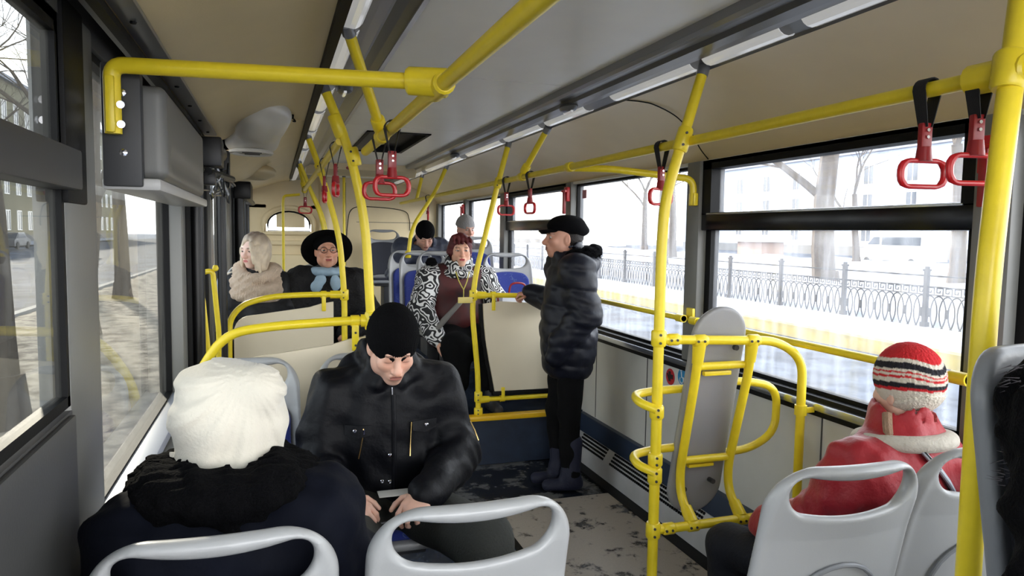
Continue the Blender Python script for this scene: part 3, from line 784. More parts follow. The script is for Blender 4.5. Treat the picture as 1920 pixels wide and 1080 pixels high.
pole('yellow pole far back at the right light strip', [(1.50, 7.6, 2.19), (1.44, 7.6, 1.93)], bend_r=0)

# sill handrails on the right windows
for lab, a, b in (('yellow sill rail across the window by the standing man', 3.20, 4.80), ('yellow sill rail across the near right window beside the striped hat', 1.60, 3.13)):
    t = pole(lab, [(2.0, a, 1.155), (2.0, b, 1.155)], name='handrail', cat='handrail', bend_r=0, r=.015)
    for y in (a + .03, b - .03):
        mk('wall_bracket', MB().tube([(2.0, y, 1.155), (2.055, y + .0, 1.155)], .014, 10).tube([(2.0, y - .03, 1.155), (2.0, y + .03, 1.155)], .021, 12), YEL, t)
    mk('end_bracket', MB().box((2.03, a - .03, 1.145), (2.05, a + .03, 1.21), .006), YEL, t)

# ---- folded backrest barrier
bt = thing('backrest_barrier', 'yellow tube barrier holding a grey oval backrest pad, right of the aisle', 'barrier', (1.66, 2.3, .45))
Yb = 2.3
mk('top_rail', MB().tube(bend([(1.34, Yb, 1.20), (1.86, Yb, 1.178), (1.985, Yb, 1.10), (1.985, Yb, .475)], .11), .0175, 16), YEL, bt)
mk('bottom_rail', MB().tube([(1.34, Yb, .478), (1.985, Yb, .478)], .0175, 16), YEL, bt)
mk('wall_bracket', MB().tube([(1.985, Yb, .875), (1.985, Yb, .915)], .024, 14).box((1.985, Yb - .015, .884), (2.078, Yb - .003, .906), .003), YEL, bt)
for (c, d, r, l) in (((1.395, Yb, 1.198), (1, 0, 0), .0225, .05), ((1.51, Yb, 1.19), (1, 0, 0), .0235, .055), ((1.745, Yb, 1.183), (1, 0, 0), .0235, .055), ((1.40, Yb, .478), (1, 0, 0), .0225, .05), ((1.505, Yb, .478), (1, 0, 0), .0235, .05), ((1.725, Yb, .478), (1, 0, 0), .0235, .05)):
    clamp(bt, c, d, r, l)
for i, x in enumerate((1.51, 1.745)):
    x2 = x - (.005 if i == 0 else .02)
    mk('ladder_tube', MB().tube(bend([(x, Yb, 1.19), (x, Yb + .02, 1.05), (x2, Yb + .10, .66), (x2, Yb + .09, .56), (x2, Yb, .48)], .09), .0175, 16), YEL, bt)
    mk('tube_socket', MB().tube([(x, Yb + .002, 1.185), (x, Yb + .012, 1.10)], [.026, .021], 14), YEL, bt)
    mk('tube_socket', MB().tube([(x2, Yb + .003, .485), (x2, Yb + .05, .53)], [.026, .022], 14), YEL, bt)
mk('ladder_rung', MB().tube([(1.51, Yb + .032, 1.085), (1.74, Yb + .032, 1.085)], .0155, 14), YEL, bt)
mk('ladder_rung', MB().tube([(1.505, Yb + .096, .70), (1.725, Yb + .096, .70)], .0155, 14), YEL, bt)
mk('pad_bracket', MB().box((1.56, Yb + .035, 1.045), (1.68, Yb + .055, 1.062), .003), YEL, bt)
mk('pad_bracket', MB().box((1.545, Yb + .10, .665), (1.66, Yb + .122, .678), .003), YEL, bt)
# pad: stadium shape, leaning, rounded (local u across, v up)
F = Field(axis(1.36, 1.86, .006), axis(2.28, 2.56, .006), axis(.42, 1.36, .006))
def padfn(X, Y, Z):
    t_ = np.clip((Z - .46) / .85, 0, 1)
    yc = 2.345 + .10 * (1 - t_)
    xc = 1.595 + .055 * t_
    w2 = .120
    zc, hz = .885, .425 - w2
    q = np.abs(Z - zc) - hz
    d2 = np.where(q > 0, np.sqrt((X - xc) ** 2 + np.maximum(q, 0) ** 2), np.abs(X - xc)) - w2
    r = .012; dy = np.abs(Y - yc - .018) - .016 + r
    d2 = d2 + r
    return np.sqrt(np.maximum(d2, 0) ** 2 + np.maximum(dy, 0) ** 2) + np.minimum(np.maximum(d2, dy), 0) - r
F.op(padfn, (1.36, 2.28, .42), (1.86, 2.56, 1.36), 0)
o = fmesh('backrest_pad', F, BACKP, None); o.parent = bt; o.location = -Vector(bt.location)
mk('screw', MB().tube([(1.70, 2.335, 1.15), (1.70, 2.35, 1.15)], .011, 10), DGREY, bt)
mk('screw', MB().tube([(1.66, 2.40, .60), (1.66, 2.44, .60)], .010, 10), DGREY, bt)
mk('screw', MB().tube([(1.53, 2.40, .58), (1.53, 2.44, .58)], .010, 10), DGREY, bt)
# armrest loops
Ya = 2.47
mk('armrest_loop', MB().tube(bend([(1.68, Ya, .99), (1.86, Ya, .985), (2.005, Ya, .95), (2.005, Ya, .76), (1.88, Ya, .695), (1.68, Ya, .69)], .13), .0165, 14), YEL, bt)
for z in (.975, .74):
    mk('armrest_arm', MB().tube(bend([(1.60, 2.45, z), (1.40, 2.44, z), (1.29, 2.40, z), (1.27, 2.31, z - .01), (1.32, 2.275, z - .03)], .08), .0165, 14), YEL, bt)
mk('armrest_post', MB().tube([(1.425, 2.44, .975), (1.425, 2.44, .74)], .0145, 14), YEL, bt)

# ---- partitions
def partition(label, y, xa, xb, zt, zb, zr, right_pole_x, mt=CREAM2, tubes=True):
    t = thing('seat_partition', label, 'partition', ((xa + xb) / 2, y, zb))
    prof = []
    r = .10
    prof += [(xa, zb + .02), (xb, zb + .02)]
    prof += [(xb, zt + .045), (xb - .07, zt + .035), (xb - .15, zt + .012)]
    for k in range(7):
        a = PI / 2 + PI / 2 * k / 6; prof.append((xa + r + r * math.cos(a), zt - .035 - r + r * math.sin(a)))
    mk('panel', MB().prism(prof, 'y', y - .009, y + .009), mt, t, smooth=False)
    return t
p1_ = partition('nearer cream partition with a yellow top rail behind the man in the black beanie', 3.17, -.24, .375, 1.075, .35, 1.19, .40)
mk('top_rail', MB().tube(bend([(.40, 3.17, 1.19), (.28, 3.17, 1.19), (-.02, 3.17, 1.175), (-.20, 3.17, 1.15), (-.33, 3.17, .95), (-.345, 3.17, .1)], .13), .0195, 16), YEL, p1_)
mk('panel_clamp', MB().box((.315, 3.145, 1.06), (.345, 3.165, 1.175), .006).tube([(.312, 3.17, 1.19), (.348, 3.17, 1.19)], .025, 14), YEL, p1_)
for z in (1.14, 1.085): mk('bolt', MB().tube([(.33, 3.147, z), (.33, 3.14, z)], .005, 8), DGREY, p1_)
mk('joint_clamp', MB().tube([(.355, 3.17, 1.19), (.40, 3.165, 1.19)], .028, 14), YEL, p1_)
p2_ = partition('farther cream partition before the blonde woman and the lady in the wide hat', 4.79, -.25, .36, 1.075, .30, 1.17, .43)
mk('top_rail', MB().tube(bend([(.43, 4.79, 1.165), (.25, 4.79, 1.17), (-.03, 4.79, 1.16), (-.20, 4.79, 1.11), (-.275, 4.79, 1.02), (-.29, 4.79, .2)], .12), .0185, 16), YEL, p2_)
mk('panel_clamp', MB().box((.285, 4.765, 1.06), (.312, 4.785, 1.16), .006).tube([(.28, 4.79, 1.168), (.316, 4.79, 1.168)], .024, 14), YEL, p2_)
mk('joint_clamp', MB().tube([(.34, 4.79, 1.167), (.43, 4.785, 1.166)], .026, 14), YEL, p2_)
# right partition at the step, slightly bowed left edge
t = thing('seat_partition', 'cream partition panel standing on the yellow-edged step, right of the pole', 'partition', (1.6, 4.62, .34))
prof = [(1.42, .50), (1.40, .60), (1.375, .72), (1.35, .86), (1.335, 1.0), (1.33, 1.105), (1.45, 1.12), (1.80, 1.10), (2.03, 1.03), (2.03, .50)]
mk('panel', MB().prism(prof, 'y', 4.612, 4.628), CREAM2, t, smooth=False)
mk('panel_edge', MB().prism([(1.395, .49), (1.375, .60), (1.35, .72), (1.325, .86), (1.312, 1.0), (1.31, 1.10), (1.335, 1.105), (1.34, 1.0), (1.355, .86), (1.38, .72), (1.405, .60), (1.43, .49)], 'y', 4.63, 4.66), BLACK, t, smooth=False)
mk('bottom_seal', MB().box((1.40, 4.60, .475), (2.03, 4.635, .503), .004), BLACK, t)
mk('top_rail', MB().tube([(1.26, 4.62, 1.165), (2.03, 4.62, 1.15)], .017, 16), YEL, t)
mk('bottom_rail', MB().tube([(1.30, 4.62, .45), (2.03, 4.62, .45)], .0165, 16), YEL, t)
for (x, z, zz) in ((1.40, 1.165, 1.06), (1.475, .45, .53)):
    mk('panel_clamp', MB().tube([(x - .016, 4.62, z), (x + .016, 4.62, z)], .023, 14).box((x - .012, 4.596, min(z, zz)), (x + .012, 4.611, max(z, zz)), .004), YEL, t)
mk('joint_clamp', MB().tube([(1.28, 4.62, 1.165), (1.35, 4.62, 1.164)], [.027, .024], 14).tube([(1.315, 4.62, .45), (1.38, 4.62, .45)], [.027, .022], 14), YEL, t)
mk('name_plate', MB().box((1.15, 4.59, 1.115), (1.25, 4.60, 1.155), .003), mat('yellow_plate', (226, 206, 120), .4), t)

# ---- hand grips
def handgrip(x, y, z, rot, label, sc=1.0):
    t = thing('handgrip', label, 'hand strap', (x, y, z), group=None)
    t.rotation_euler = (0, 0, rot)
    st = MB()
    prof = []
    for k in range(11):
        a = -PI * .15 + PI * 1.3 * k / 10
        prof.append((.024 * math.cos(a), .024 * math.sin(a)))
    path = [(.006, -.085)] + [(p[0], p[1]) for p in prof] + [(-.006, -.085)]
    c, s_ = math.cos(-rot), math.sin(-rot)
    # band loops over the rail (rail runs along world y)
    wv = .017
    V = []; F_ = []
    for i, p in enumerate(path):
        tt = .45 if p[1] < -.05 else 1.0
        for sgn in (-1, 1):
            for o_ in (0, .003):
                rr = 1 + o_ / .024
                X_, Y_, Z_ = p[0] * (rr if p[1] > -.05 else 1 + o_ * 80), sgn * wv * (.8 if p[1] < -.05 else 1), p[1] * (rr if p[1] > -.05 else 1)
                V.append((X_ * c - Y_ * s_, X_ * s_ + Y_ * c, Z_))
    for i in range(len(path) - 1):
        a = i * 4; b = a + 4
        F_ += [(a, a + 2, b + 2, b), (a + 1, b + 1, b + 3, a + 3), (a, b, b + 1, a + 1), (a + 2, a + 3, b + 3, b + 2)]
    F_ += [(0, 1, 3, 2), (len(path) * 4 - 4, len(path) * 4 - 2, len(path) * 4 - 1, len(path) * 4 - 3)]
    mk('strap', MB().add(V, F_), STRAP, t, world=False)
    mk('neck', MB().box((-.014, -.008, -.135), (.014, .008, -.075), .004).tube([(0, 0, -.13), (0, 0, -.163)], [.015, .019], 12), REDD, t, world=False)
    for zz in (-.092, -.108): mk('rivet', MB().tube([(0, -.012, zz), (0, -.008, zz)], .004, 8), CHROME, t, world=False)
    ring = []
    a_, b_, r_ = .058, .030, .024
    for (cx, cz, a0) in ((a_ - r_, b_ - r_, 0), (-a_ + r_, b_ - r_, PI / 2), (-a_ + r_, -b_ + r_, PI), (a_ - r_, -b_ + r_, 1.5 * PI)):
        for k in range(5):
            a = a0 + PI / 2 * k / 4; ring.append((cx + r_ * math.cos(a), 0, -.192 + cz + r_ * math.sin(a)))
    rr = [.0085 if abs(p[0]) > .05 else .006 for p in ring]
    V = ring
    mk('ring', MB().tube(ring, rr, 10, closed=True), RED, t, world=False)
    t.scale = (sc, sc, sc)
    return t
hg = [(1.44, 1.30, 1.925, R(-8), 'red hand grip on the right handrail, left one of the nearest two'),
      (1.44, 1.17, 1.925, R(-12), 'red hand grip partly behind the nearest yellow pole'),
      (1.44, 2.50, 1.925, R(15), 'red hand grip hanging behind the tall barrier pole'),
      (1.44, 4.02, 1.925, R(100), 'red hand grip seen edge on above the standing man, before the window'),
      (1.44, 4.48, 1.925, R(10), 'red hand grip facing the camera left of the standing man, beside the pole'),
      (.375, 2.42, 1.925, R(8), 'large red hand grip overhead, right one of the overlapping pair'),
      (.375, 2.72, 1.925, R(4), 'large red hand grip overhead, left one of the overlapping pair'),
      (.27, 3.42, 1.965, R(75), 'red hand grip seen nearly edge on right of the left handrail'),
      (.27, 4.20, 1.965, R(80), 'red hand grip seen edge on directly above the black wide hat'),
      (.27, 6.9, 1.965, R(10), 'small red hand grip before the arched rear window'),
      (1.44, 7.0, 1.925, R(80), 'small red hand grip far back near the rear man')]
for i, (x, y, z, r_, lab) in enumerate(hg):
    handgrip(x, y, z, r_, lab)
t = thing('handgrip', 'small red hand grip hanging above the two blue seats at the rear', 'hand strap', (.93, 5.9, 2.10))

bpy.data.objects.remove(t)
# emergency hammers on pillars
def hammer(y, z, label, s=1.0):
    t = thing('emergency_hammer', label, 'hammer', (2.04, y, z))
    mk('holder', MB().box((2.018, y - .03 * s, z - .02), (2.044, y + .03 * s, z + .085 * s), .006), RED, t)
    mk('hammer_handle', MB().box((2.0, y - .014, z - .11 * s), (2.02, y + .014, z + .05 * s), .006), REDD, t)
    mk('hammer_head', MB().tube([(2.008, y - .035 * s, z + .055 * s), (2.008, y + .035 * s, z + .055 * s)], .009, 8), RED, t)
hammer(1.60, 1.80, 'red emergency hammer behind the nearest pole on the front right pillar', 1.1)
hammer(4.87, 1.84, 'red emergency hammer on the pillar above the standing man')
hammer(7.92, 1.82, 'red emergency hammer on the rear right pillar')

# stickers on the right wall
def sticker(y, z, mt, lab, mark):
    t = thing('wall_sticker', lab, 'sticker', (2.078, y, z))
    mk('disc', MB().lathe([(0, .001), (.045, .001), (.046, 0)], 28, Matrix.Translation((2.079, y, z)) @ Matrix.Rotation(R(-90), 4, 'Y')), mt, t)
    mk('symbol', mark, mat('sticker_dark', (46, 38, 40), .5) if mt is REDS else mat('sticker_white', (225, 232, 240), .5), t)
REDS = mat('sticker_red', (196, 44, 48), .45); BLUS = mat('sticker_blue', (44, 140, 190), .45)
mk1 = MB().box((2.0755, 3.44, .775), (2.0785, 3.46, .83)).box((2.0755, 3.415, .79), (2.0785, 3.44, .815)).tube([(2.077, 3.475, .815), (2.077, 3.455, .785)], .004, 6)
sticker(3.445, .80, REDS, 'round red sticker with a dark symbol on the wall behind the barrier', mk1)
mk2 = MB().tube([(2.077, 3.325 + .018 * math.cos(a), .805 + .018 * math.sin(a)) for a in [PI * k / 8 * 1.5 + PI * .7 for k in range(9)]], .003, 6).tube([(2.077, 3.33, .85), (2.077, 3.325, .82), (2.077, 3.305, .82), (2.077, 3.30, .795)], .0035, 6).tube([(2.077, 3.33, .853), (2.077, 3.33, .861)], .006, 8)
sticker(3.322, .822, BLUS, 'round blue sticker with a white wheelchair symbol half hidden by the pad', mk2)
t = thing('window_sticker', 'tiny pink square sticker in the window corner above the standing man', 'sticker', (2.115, 4.73, 1.86))
mk('sheet', MB().box((2.110, 4.70, 1.84), (2.1115, 4.77, 1.90)), mat('pink_print', (190, 130, 140), .5), t)

# wire on the cove and cable on the rear wall
t = mk('wire', MB().tube(spline([(1.53, 3.0, 2.198), (1.60, 2.98, 2.192), (1.66, 2.96, 2.178), (1.78, 2.97, 2.135), (1.90, 3.03, 2.075), (2.0, 3.1, 2.01), (2.06, 3.12, 1.965)]), .003, 6), BLACK, loc=(1.8, 3, 2.1)); tag(t, 'thin dark wire curving down the cream cove by the tall pole', 'wire')
t = mk('cable', MB().tube(spline([(.87, 9.39, 1.2), (.885, 9.39, 1.65), (.95, 9.39, 1.87), (1.20, 9.39, 1.90), (1.60, 9.385, 1.86), (1.68, 9.385, 1.75), (1.69, 9.385, 1.6)]), .005, 6), BLACK, loc=(1.2, 9.39, 1.8)); tag(t, 'thin black cable looped across the cream rear wall', 'cable')

# ================================================================ SEATS
def rbox2(X, Z, w2, h2, r, cx=0, cz=0):
    qx, qz = np.abs(X - cx) - (w2 - r), np.abs(Z - cz) - (h2 - r)
    return np.sqrt(np.maximum(qx, 0) ** 2 + np.maximum(qz, 0) ** 2) + np.minimum(np.maximum(qx, qz), 0) - r
def shell_field(fine=.005, kind='ring'):
    """seat shell in local frame: sitter faces -Y, back shell around y 0..; z from floor"""
    F = Field(axis(-.25, .25, fine), axis(-.08, .20, fine), axis(.36, 1.10, fine))
    def fn(X, Y, Z):
        h = np.clip((Z - .42) / .62, 0, 1)
        w2 = .225 - .012 * h
        yc = .00 + .10 * h + .02 * h * h - .05 * (X / .22) ** 2 * (1 - .3 * h)
        out = rbox2(X / (w2 / .22), Z, .22, .335, .115, 0, .715)
        low = np.abs(X) - w2
        out = np.where(Z < .6, np.maximum(low, .40 - Z), out)
        hole = rbox2(X, Z - .03 * (X / .2) ** 2 * 1.0, .168, .047, .046, 0, .965)
        d2 = np.maximum(out, -hole)
        edge = np.minimum(np.abs(out), np.abs(hole))
        r = .0165
        ring = np.clip((Z - .86) / .08, 0, 1)
        rim = np.exp(-(np.minimum(-out, .2) / .018) ** 2)
        th = .008 + .010 * ring + .008 * rim
        d2 = d2 + th
        dy = np.abs(Y - yc) - .001
        dd = np.sqrt(np.maximum(d2, 0) ** 2 + np.maximum(dy, 0) ** 2) + np.minimum(np.maximum(d2, dy), 0) - th
        return dd * .8
    F.op(fn, (-.25, -.08, .36), (.25, .20, 1.10), 0)
    return F
def cushion_back():
    F = Field(axis(-.22, .22, .007), axis(-.09, .15, .007), axis(.44, .95, .007))
    def fn(X, Y, Z):
        h = np.clip((Z - .42) / .62, 0, 1)
        yc = .00 + .10 * h + .02 * h * h - .05 * (X / .22) ** 2 * (1 - .3 * h) - .018
        d2 = rbox2(X, Z + .03 * (X / .2) ** 2, .178, .205, .06, 0, .69) + .014
        dy = np.abs(Y - yc) - .004
        return (np.sqrt(np.maximum(d2, 0) ** 2 + np.maximum(dy, 0) ** 2) + np.minimum(np.maximum(d2, dy), 0) - .014) * .8
    F.op(fn, (-.22, -.09, .44), (.22, .15, .95), 0); return F
def pan_field():
    F = Field(axis(-.25, .25, .008), axis(-.50, .10, .008), axis(.34, .52, .008))
    F.op(rb((-.22, -.42, .395), (.22, .04, .435), .018), (-.25, -.5, .34), (.25, .1, .52), 0)
    return F
def cush_seat():
    F = Field(axis(-.25, .25, .008), axis(-.50, .10, .008), axis(.40, .52, .006))
    F.op(rb((-.185, -.40, .425), (.185, -.01, .47), .02), (-.25, -.5, .34), (.25, .1, .52), 0)
    return F
def make_seat(loc, rotz, label, shell=None, cush=None, rear_recess=True, fine=.006, group='grey shell seats with a handle in the backrest', sc=1.0):
    t = thing('bus_seat', label, 'seat', loc, rotz)
    fmesh('shell', shell_field(fine), shell or SHELL, t)
    fmesh('back_cushion', cushion_back(), cush or BLUEF, t)
    fmesh('seat_pan', pan_field(), shell or SHELL, t)
    fmesh('seat_cushion', cush_seat(), cush or BLUEF, t)
    mk('pedestal', MB().box((-.05, -.34, .0), (.05, -.06, .40), .012).box((-.16, -.36, .36), (.16, -.02, .40), .01), DGREY, t, world=False)
    if rear_recess:
        # moulded rear recess with small catch
        pts = [(.13 * math.cos(a), .105 + .0, .66 + .13 * math.sin(a)) for a in [PI * k / 12 for k in range(13)]] + [(-.12, .06, .48), (.12, .06, .48)]
        P = [(p[0], .022 + .10 * ((p[2] - .42) / .62) + .02 * ((p[2] - .42) / .62) ** 2 - .05 * (p[0] / .22) ** 2 * .8 - .004, p[2]) for p in pts]
        mk('recess_rim', MB().tube(P, .006, 8, closed=True), SHELLD, t, world=False)
        mk('recess_badge', MB().tube([(.022 * math.cos(a), .063, .70 + .016 * math.sin(a)) for a in [2 * PI * k / 14 for k in range(14)]], .003, 6, closed=True), SHELLD, t, world=False)
    return t
seatA = make_seat((-.105, 1.42, 0.0), PI, 'grey shell seat in the lower left corner, occupied by the person in the white hat', fine=.005)
def seatcopy(loc, rotz, label, z=0):
    return dup(seatA, loc, rotz, label)
seatcopy((.378, 1.44, 0.0), PI, 'empty grey shell seat with its handle at the lower centre, seen from behind')
seatcopy((1.305, 1.42, 0.0), PI + R(-3), 'grey shell seat seen from behind at right, left of the nearest pole')
seatcopy((1.785, 1.44, 0.0), PI + R(-3), 'grey shell seat by the right wall behind the nearest pole')
seatcopy((-.125, 2.90, 0.02), 0, 'grey shell seat with blue cushion behind the white knitted hat')
seatcopy((.37, 2.93, 0.02), 0, 'grey shell seat the man in the black beanie sits on')
seatcopy((-.13, 5.50, .28), 0, 'seat the blonde woman in the beige scarf sits on')
seatcopy((.36, 5.50, .28), 0, 'seat the lady in the wide black hat sits on')
seatcopy((1.29, 5.62, .38), 0, 'seat the woman with the patterned sleeves sits on')
seatcopy((1.84, 5.60, .37), 0, 'empty blue seat by the right window beside the woman with patterned sleeves')
seatcopy((1.235, 6.12, .36), 0, 'blue cushioned seat left of the woman with patterned sleeves, right one of two')
seatcopy((1.225, 6.66, .36), 0, 'blue cushioned seat left of the woman with patterned sleeves, left one of two')
seatcopy((1.84, 6.75, .50), 0, 'seat by the rear right window, mostly behind the maroon jacket')
r_ = seatcopy((1.31, 9.1, .56), 0, 'dark cushioned seat against the cream rear wall')
for c in r_.children:
    if 'cushion' in c.name: c.data = c.data.copy(); c.data.materials[0] = DBLUEF
    elif c.name.startswith(('shell', 'seat_pan')): c.data = c.data.copy(); c.data.materials[0] = SHELLD
# the high-backed seat at the right edge facing the front
t = thing('high_back_seat', 'tall dark cushioned seat with grey rim at the right edge of the picture', 'seat', (1.37, .80, .28))
F = Field(axis(1.08, 1.70, .006), axis(.66, 1.02, .006), axis(.70, 1.46, .006))
def hb(X, Y, Z):
    h = np.clip((Z - .7) / .7, 0, 1); yc = .86 + .08 * h - .10 * ((X - 1.36) / .24) ** 2 * .5
    xc = 1.435 - .085 * h
    d2 = rbox2(X - xc, Z, .235, .38, .10, 0, 1.012) + .016
    dy = np.abs(Y - yc) - .004
    return (np.sqrt(np.maximum(d2, 0) ** 2 + np.maximum(dy, 0) ** 2) + np.minimum(np.maximum(d2, dy), 0) - .016) * .85
F.op(hb, (1.08, .66, .70), (1.69, 1.0, 1.46), 0)
o = fmesh('shell', F, SHELLD, None); o.parent = t; o.location = -Vector(t.location)
F = Field(axis(1.08, 1.70, .008), axis(.60, 1.02, .008), axis(.70, 1.46, .008))
def hc(X, Y, Z):
    h = np.clip((Z - .7) / .7, 0, 1); yc = .825 + .08 * h - .10 * ((X - 1.36) / .24) ** 2 * .5
    xc = 1.435 - .085 * h
    d2 = rbox2(X - xc, Z, .198, .345, .09, 0, 1.012) + .022
    dy = np.abs(Y - yc) - .008
    return (np.sqrt(np.maximum(d2, 0) ** 2 + np.maximum(dy, 0) ** 2) + np.minimum(np.maximum(d2, dy), 0) - .022) * .85
F.op(hc, (1.08, .60, .70), (1.69, 1.0, 1.46), 0)
o = fmesh('back_cushion', F, DBLUEF, None); o.parent = t; o.location = -Vector(t.location)
mk('seat_base', MB().box((1.15, .30, .60), (1.60, .80, .72), .02).box((1.25, .35, .28), (1.50, .75, .60), .02), DGREY, t)

# ================================================================ OUTSIDE
SNOW = mat('snow', (146, 150, 160), 0.9, bump=0.6, bscale=3, var=0.12, vscale=0.8, spec=.05)
def ground_mat(name, a, b, sc, lo, hi, rough=.75, bump=.5):
    mt = mat(name, a, rough, spec=.08); N, L = nodes(mt); p = N['Principled BSDF']
    tc = N.new('ShaderNodeTexCoord'); n = N.new('ShaderNodeTexNoise'); n.inputs['Scale'].default_value = sc; n.inputs['Detail'].default_value = 10; n.inputs['Roughness'].default_value = .65
    L.new(tc.outputs['Object'], n.inputs['Vector'])
    r = N.new('ShaderNodeValToRGB'); e = r.color_ramp.elements
    e[0].position = lo; e[0].color = (*lin(a), 1); e[1].position = hi; e[1].color = (*lin(b), 1)
    L.new(n.outputs['Fac'], r.inputs['Fac']); L.new(r.outputs['Color'], p.inputs['Base Color'])
    bp = N.new('ShaderNodeBump'); bp.inputs['Strength'].default_value = bump; bp.inputs['Distance'].default_value = .08
    L.new(n.outputs['Fac'], bp.inputs['Height']); L.new(bp.outputs['Normal'], p.inputs['Normal'])
    return mt
SLUSH = ground_mat('trodden_snow', (80, 72, 62), (160, 150, 134), 3.2, .40, .56)
ROAD = ground_mat('icy_road', (44, 48, 58), (90, 98, 112), 0.9, .38, .64, .75, .15)
BARK = mat('bark', (72, 62, 52), 0.9, bump=1.0, bscale=22, var=.3, vscale=8)
BARKD = mat('bark_dark', (70, 62, 56), 0.9, bump=1.0, bscale=22)
def sheet_ground(name, x0, x1, y0, y1, zf, nx, ny, mt):
    V = []; F_ = []
    for i in range(nx + 1):
        for j in range(ny + 1):
            x = x0 + (x1 - x0) * i / nx; y = y0 + (y1 - y0) * j / ny; V.append((x, y, zf(x, y)))
    for i in range(nx):
        for j in range(ny): a = i * (ny + 1) + j; F_.append((a, a + ny + 1, a + ny + 2, a + 1))
    return MB().add(V, F_), mt
def gobj(name, *a):
    mb, mt = sheet_ground(name, *a); o = mk(name, mb, mt, ang=80); o['kind'] = 'structure'; return o
def nz(x, y): return .5 * math.sin(x * 1.3 + y * .7) * math.sin(y * .9 - x * .4) + .25 * math.sin(x * 3.1 - y * 2.3)
gobj('ground_far', -160, 200, -60, 300, lambda x, y: -.50, 8, 8, SNOW)
gobj('ground_street_right', 2.4, 9.6, -10, 160, lambda x, y: -.36, 4, 20, ROAD)
gobj('ground_street_left', -24, -5.2, -20, 160, lambda x, y: -.42, 4, 20, ROAD)
gobj('ground_pavement_left', -5.2, -.75, -12, 60, lambda x, y: -.34 + .035 * nz(x * 2, y * 2) + (.10 * max(0, 1 - abs(x + 4.7) / .6)), 24, 160, SLUSH)
gobj('ground_snow_left', -44, -24, -20, 150, lambda x, y: -.30 + .3 * max(0, 1 - abs(x + 26) / 2.2) * (1 + .5 * nz(x, y * .6)), 20, 60, SNOW)
def bank(x, y): return -.14 + (max(0, min(1, (x - 12.6) / 2.5)) * (.42 + .22 * nz(x * .6, y * .5)) if x > 12.4 else 0)
gobj('ground_snow_bank', 9.85, 34, -10, 130, bank, 48, 120, SNOW)
ks = mk('kerb_right', MB().box((9.6, -10, -.42), (9.86, 130, -.13)), mat('yellow_painted_kerb', (130, 118, 56), .7, var=.3, vscale=3)); ks['kind'] = 'structure'
kl = mk('kerb_left', MB().box((-5.35, -12, -.45), (-5.15, 60, -.24)), mat('kerb_stone', (140, 138, 134), .8)); kl['kind'] = 'structure'

# ---- ornamental fence
FEN = mat('fence_paint', (42, 42, 44), .6, spec=.2)
fence = thing('ornamental_fence', 'grey cast iron fence of interlaced ovals with a key pattern band, across the road', 'fence', (12.2, 17, -.15))
def share(name, me_src, loc, parent):
    o = bpy.data.objects.new(name, me_src.data); COL.objects.link(o); o.parent = parent; o.location = Vector(loc) - root_off(parent); return o
post0 = None; oval0 = None; key0 = None
PY = [6.5 + 2.14 * k for k in range(19)]
for i, y in enumerate(PY):
    if post0 is None:
        mb = MB().box((-.04, -.04, -.15), (.04, .04, .98)).box((-.055, -.055, .96), (.055, .055, 1.0)).box((-.03, -.03, 1.0), (.03, .03, 1.05)).box((-.06, -.06, -.15), (.06, .06, -.05))
        post0 = mk('post', mb, FEN, fence, world=False, smooth=False); post0.location = Vector((12.2, y, 0)) - root_off(fence)
    else: share('post', post0, (12.2, y, 0), fence)
for z, h in ((.87, .03), (.66, .02), (.50, .02), (-.20, .03)):
    mk('rail', MB().box((12.185, PY[0], z - h / 2), (12.215, PY[-1], z + h / 2)), FEN, fence, smooth=False)
for i in range(len(PY) - 1):
    n = 11
    for k in range(n):
        y = PY[i] + 2.14 * (k + .5) / n
        if y > 30: continue
        if oval0 is None:
            oval0 = mk('oval', MB().tube([(0, .17 * math.cos(a), .335 * math.sin(a)) for a in [2 * PI * q / 16 for q in range(18)]], .016, 4, closed=True), FEN, fence, world=False)
            oval0.location = Vector((12.2, y, .15)) - root_off(fence)
            boss0 = mk('boss', MB().box((-.02, -.035, -.09), (.02, .035, .09), .01), FEN, fence, world=False); boss0.location = oval0.location
            key0 = mk('key_motif', MB().tube([(0, -.085, .0), (0, -.085, .13), (0, .05, .13), (0, .05, .04), (0, -.02, .04), (0, -.02, .085)], .013, 4), FEN, fence, world=False)
            key0.location = Vector((12.2, y, .51)) - root_off(fence)
        else:
            share('oval', oval0, (12.2, y, .15), fence)
            if k % 2 == 0: share('boss', boss0, (12.2, y, .15), fence)
            share('key_motif', key0, (12.2, y, .51), fence)
fq = MB()
for i in range(len(PY) - 1):
    for k in range(11):
        y = PY[i] + 2.14 * (k + .5) / 11
        if y > 30:
            fq.tube([(12.2, y + .17 * math.cos(a), .15 + .335 * math.sin(a)) for a in [2 * PI * q / 12 for q in range(12)]], .011, 3, closed=True)
o = mk('far_oval_lattice', fq, FEN, fence, smooth=False); o['kind'] = 'stuff'

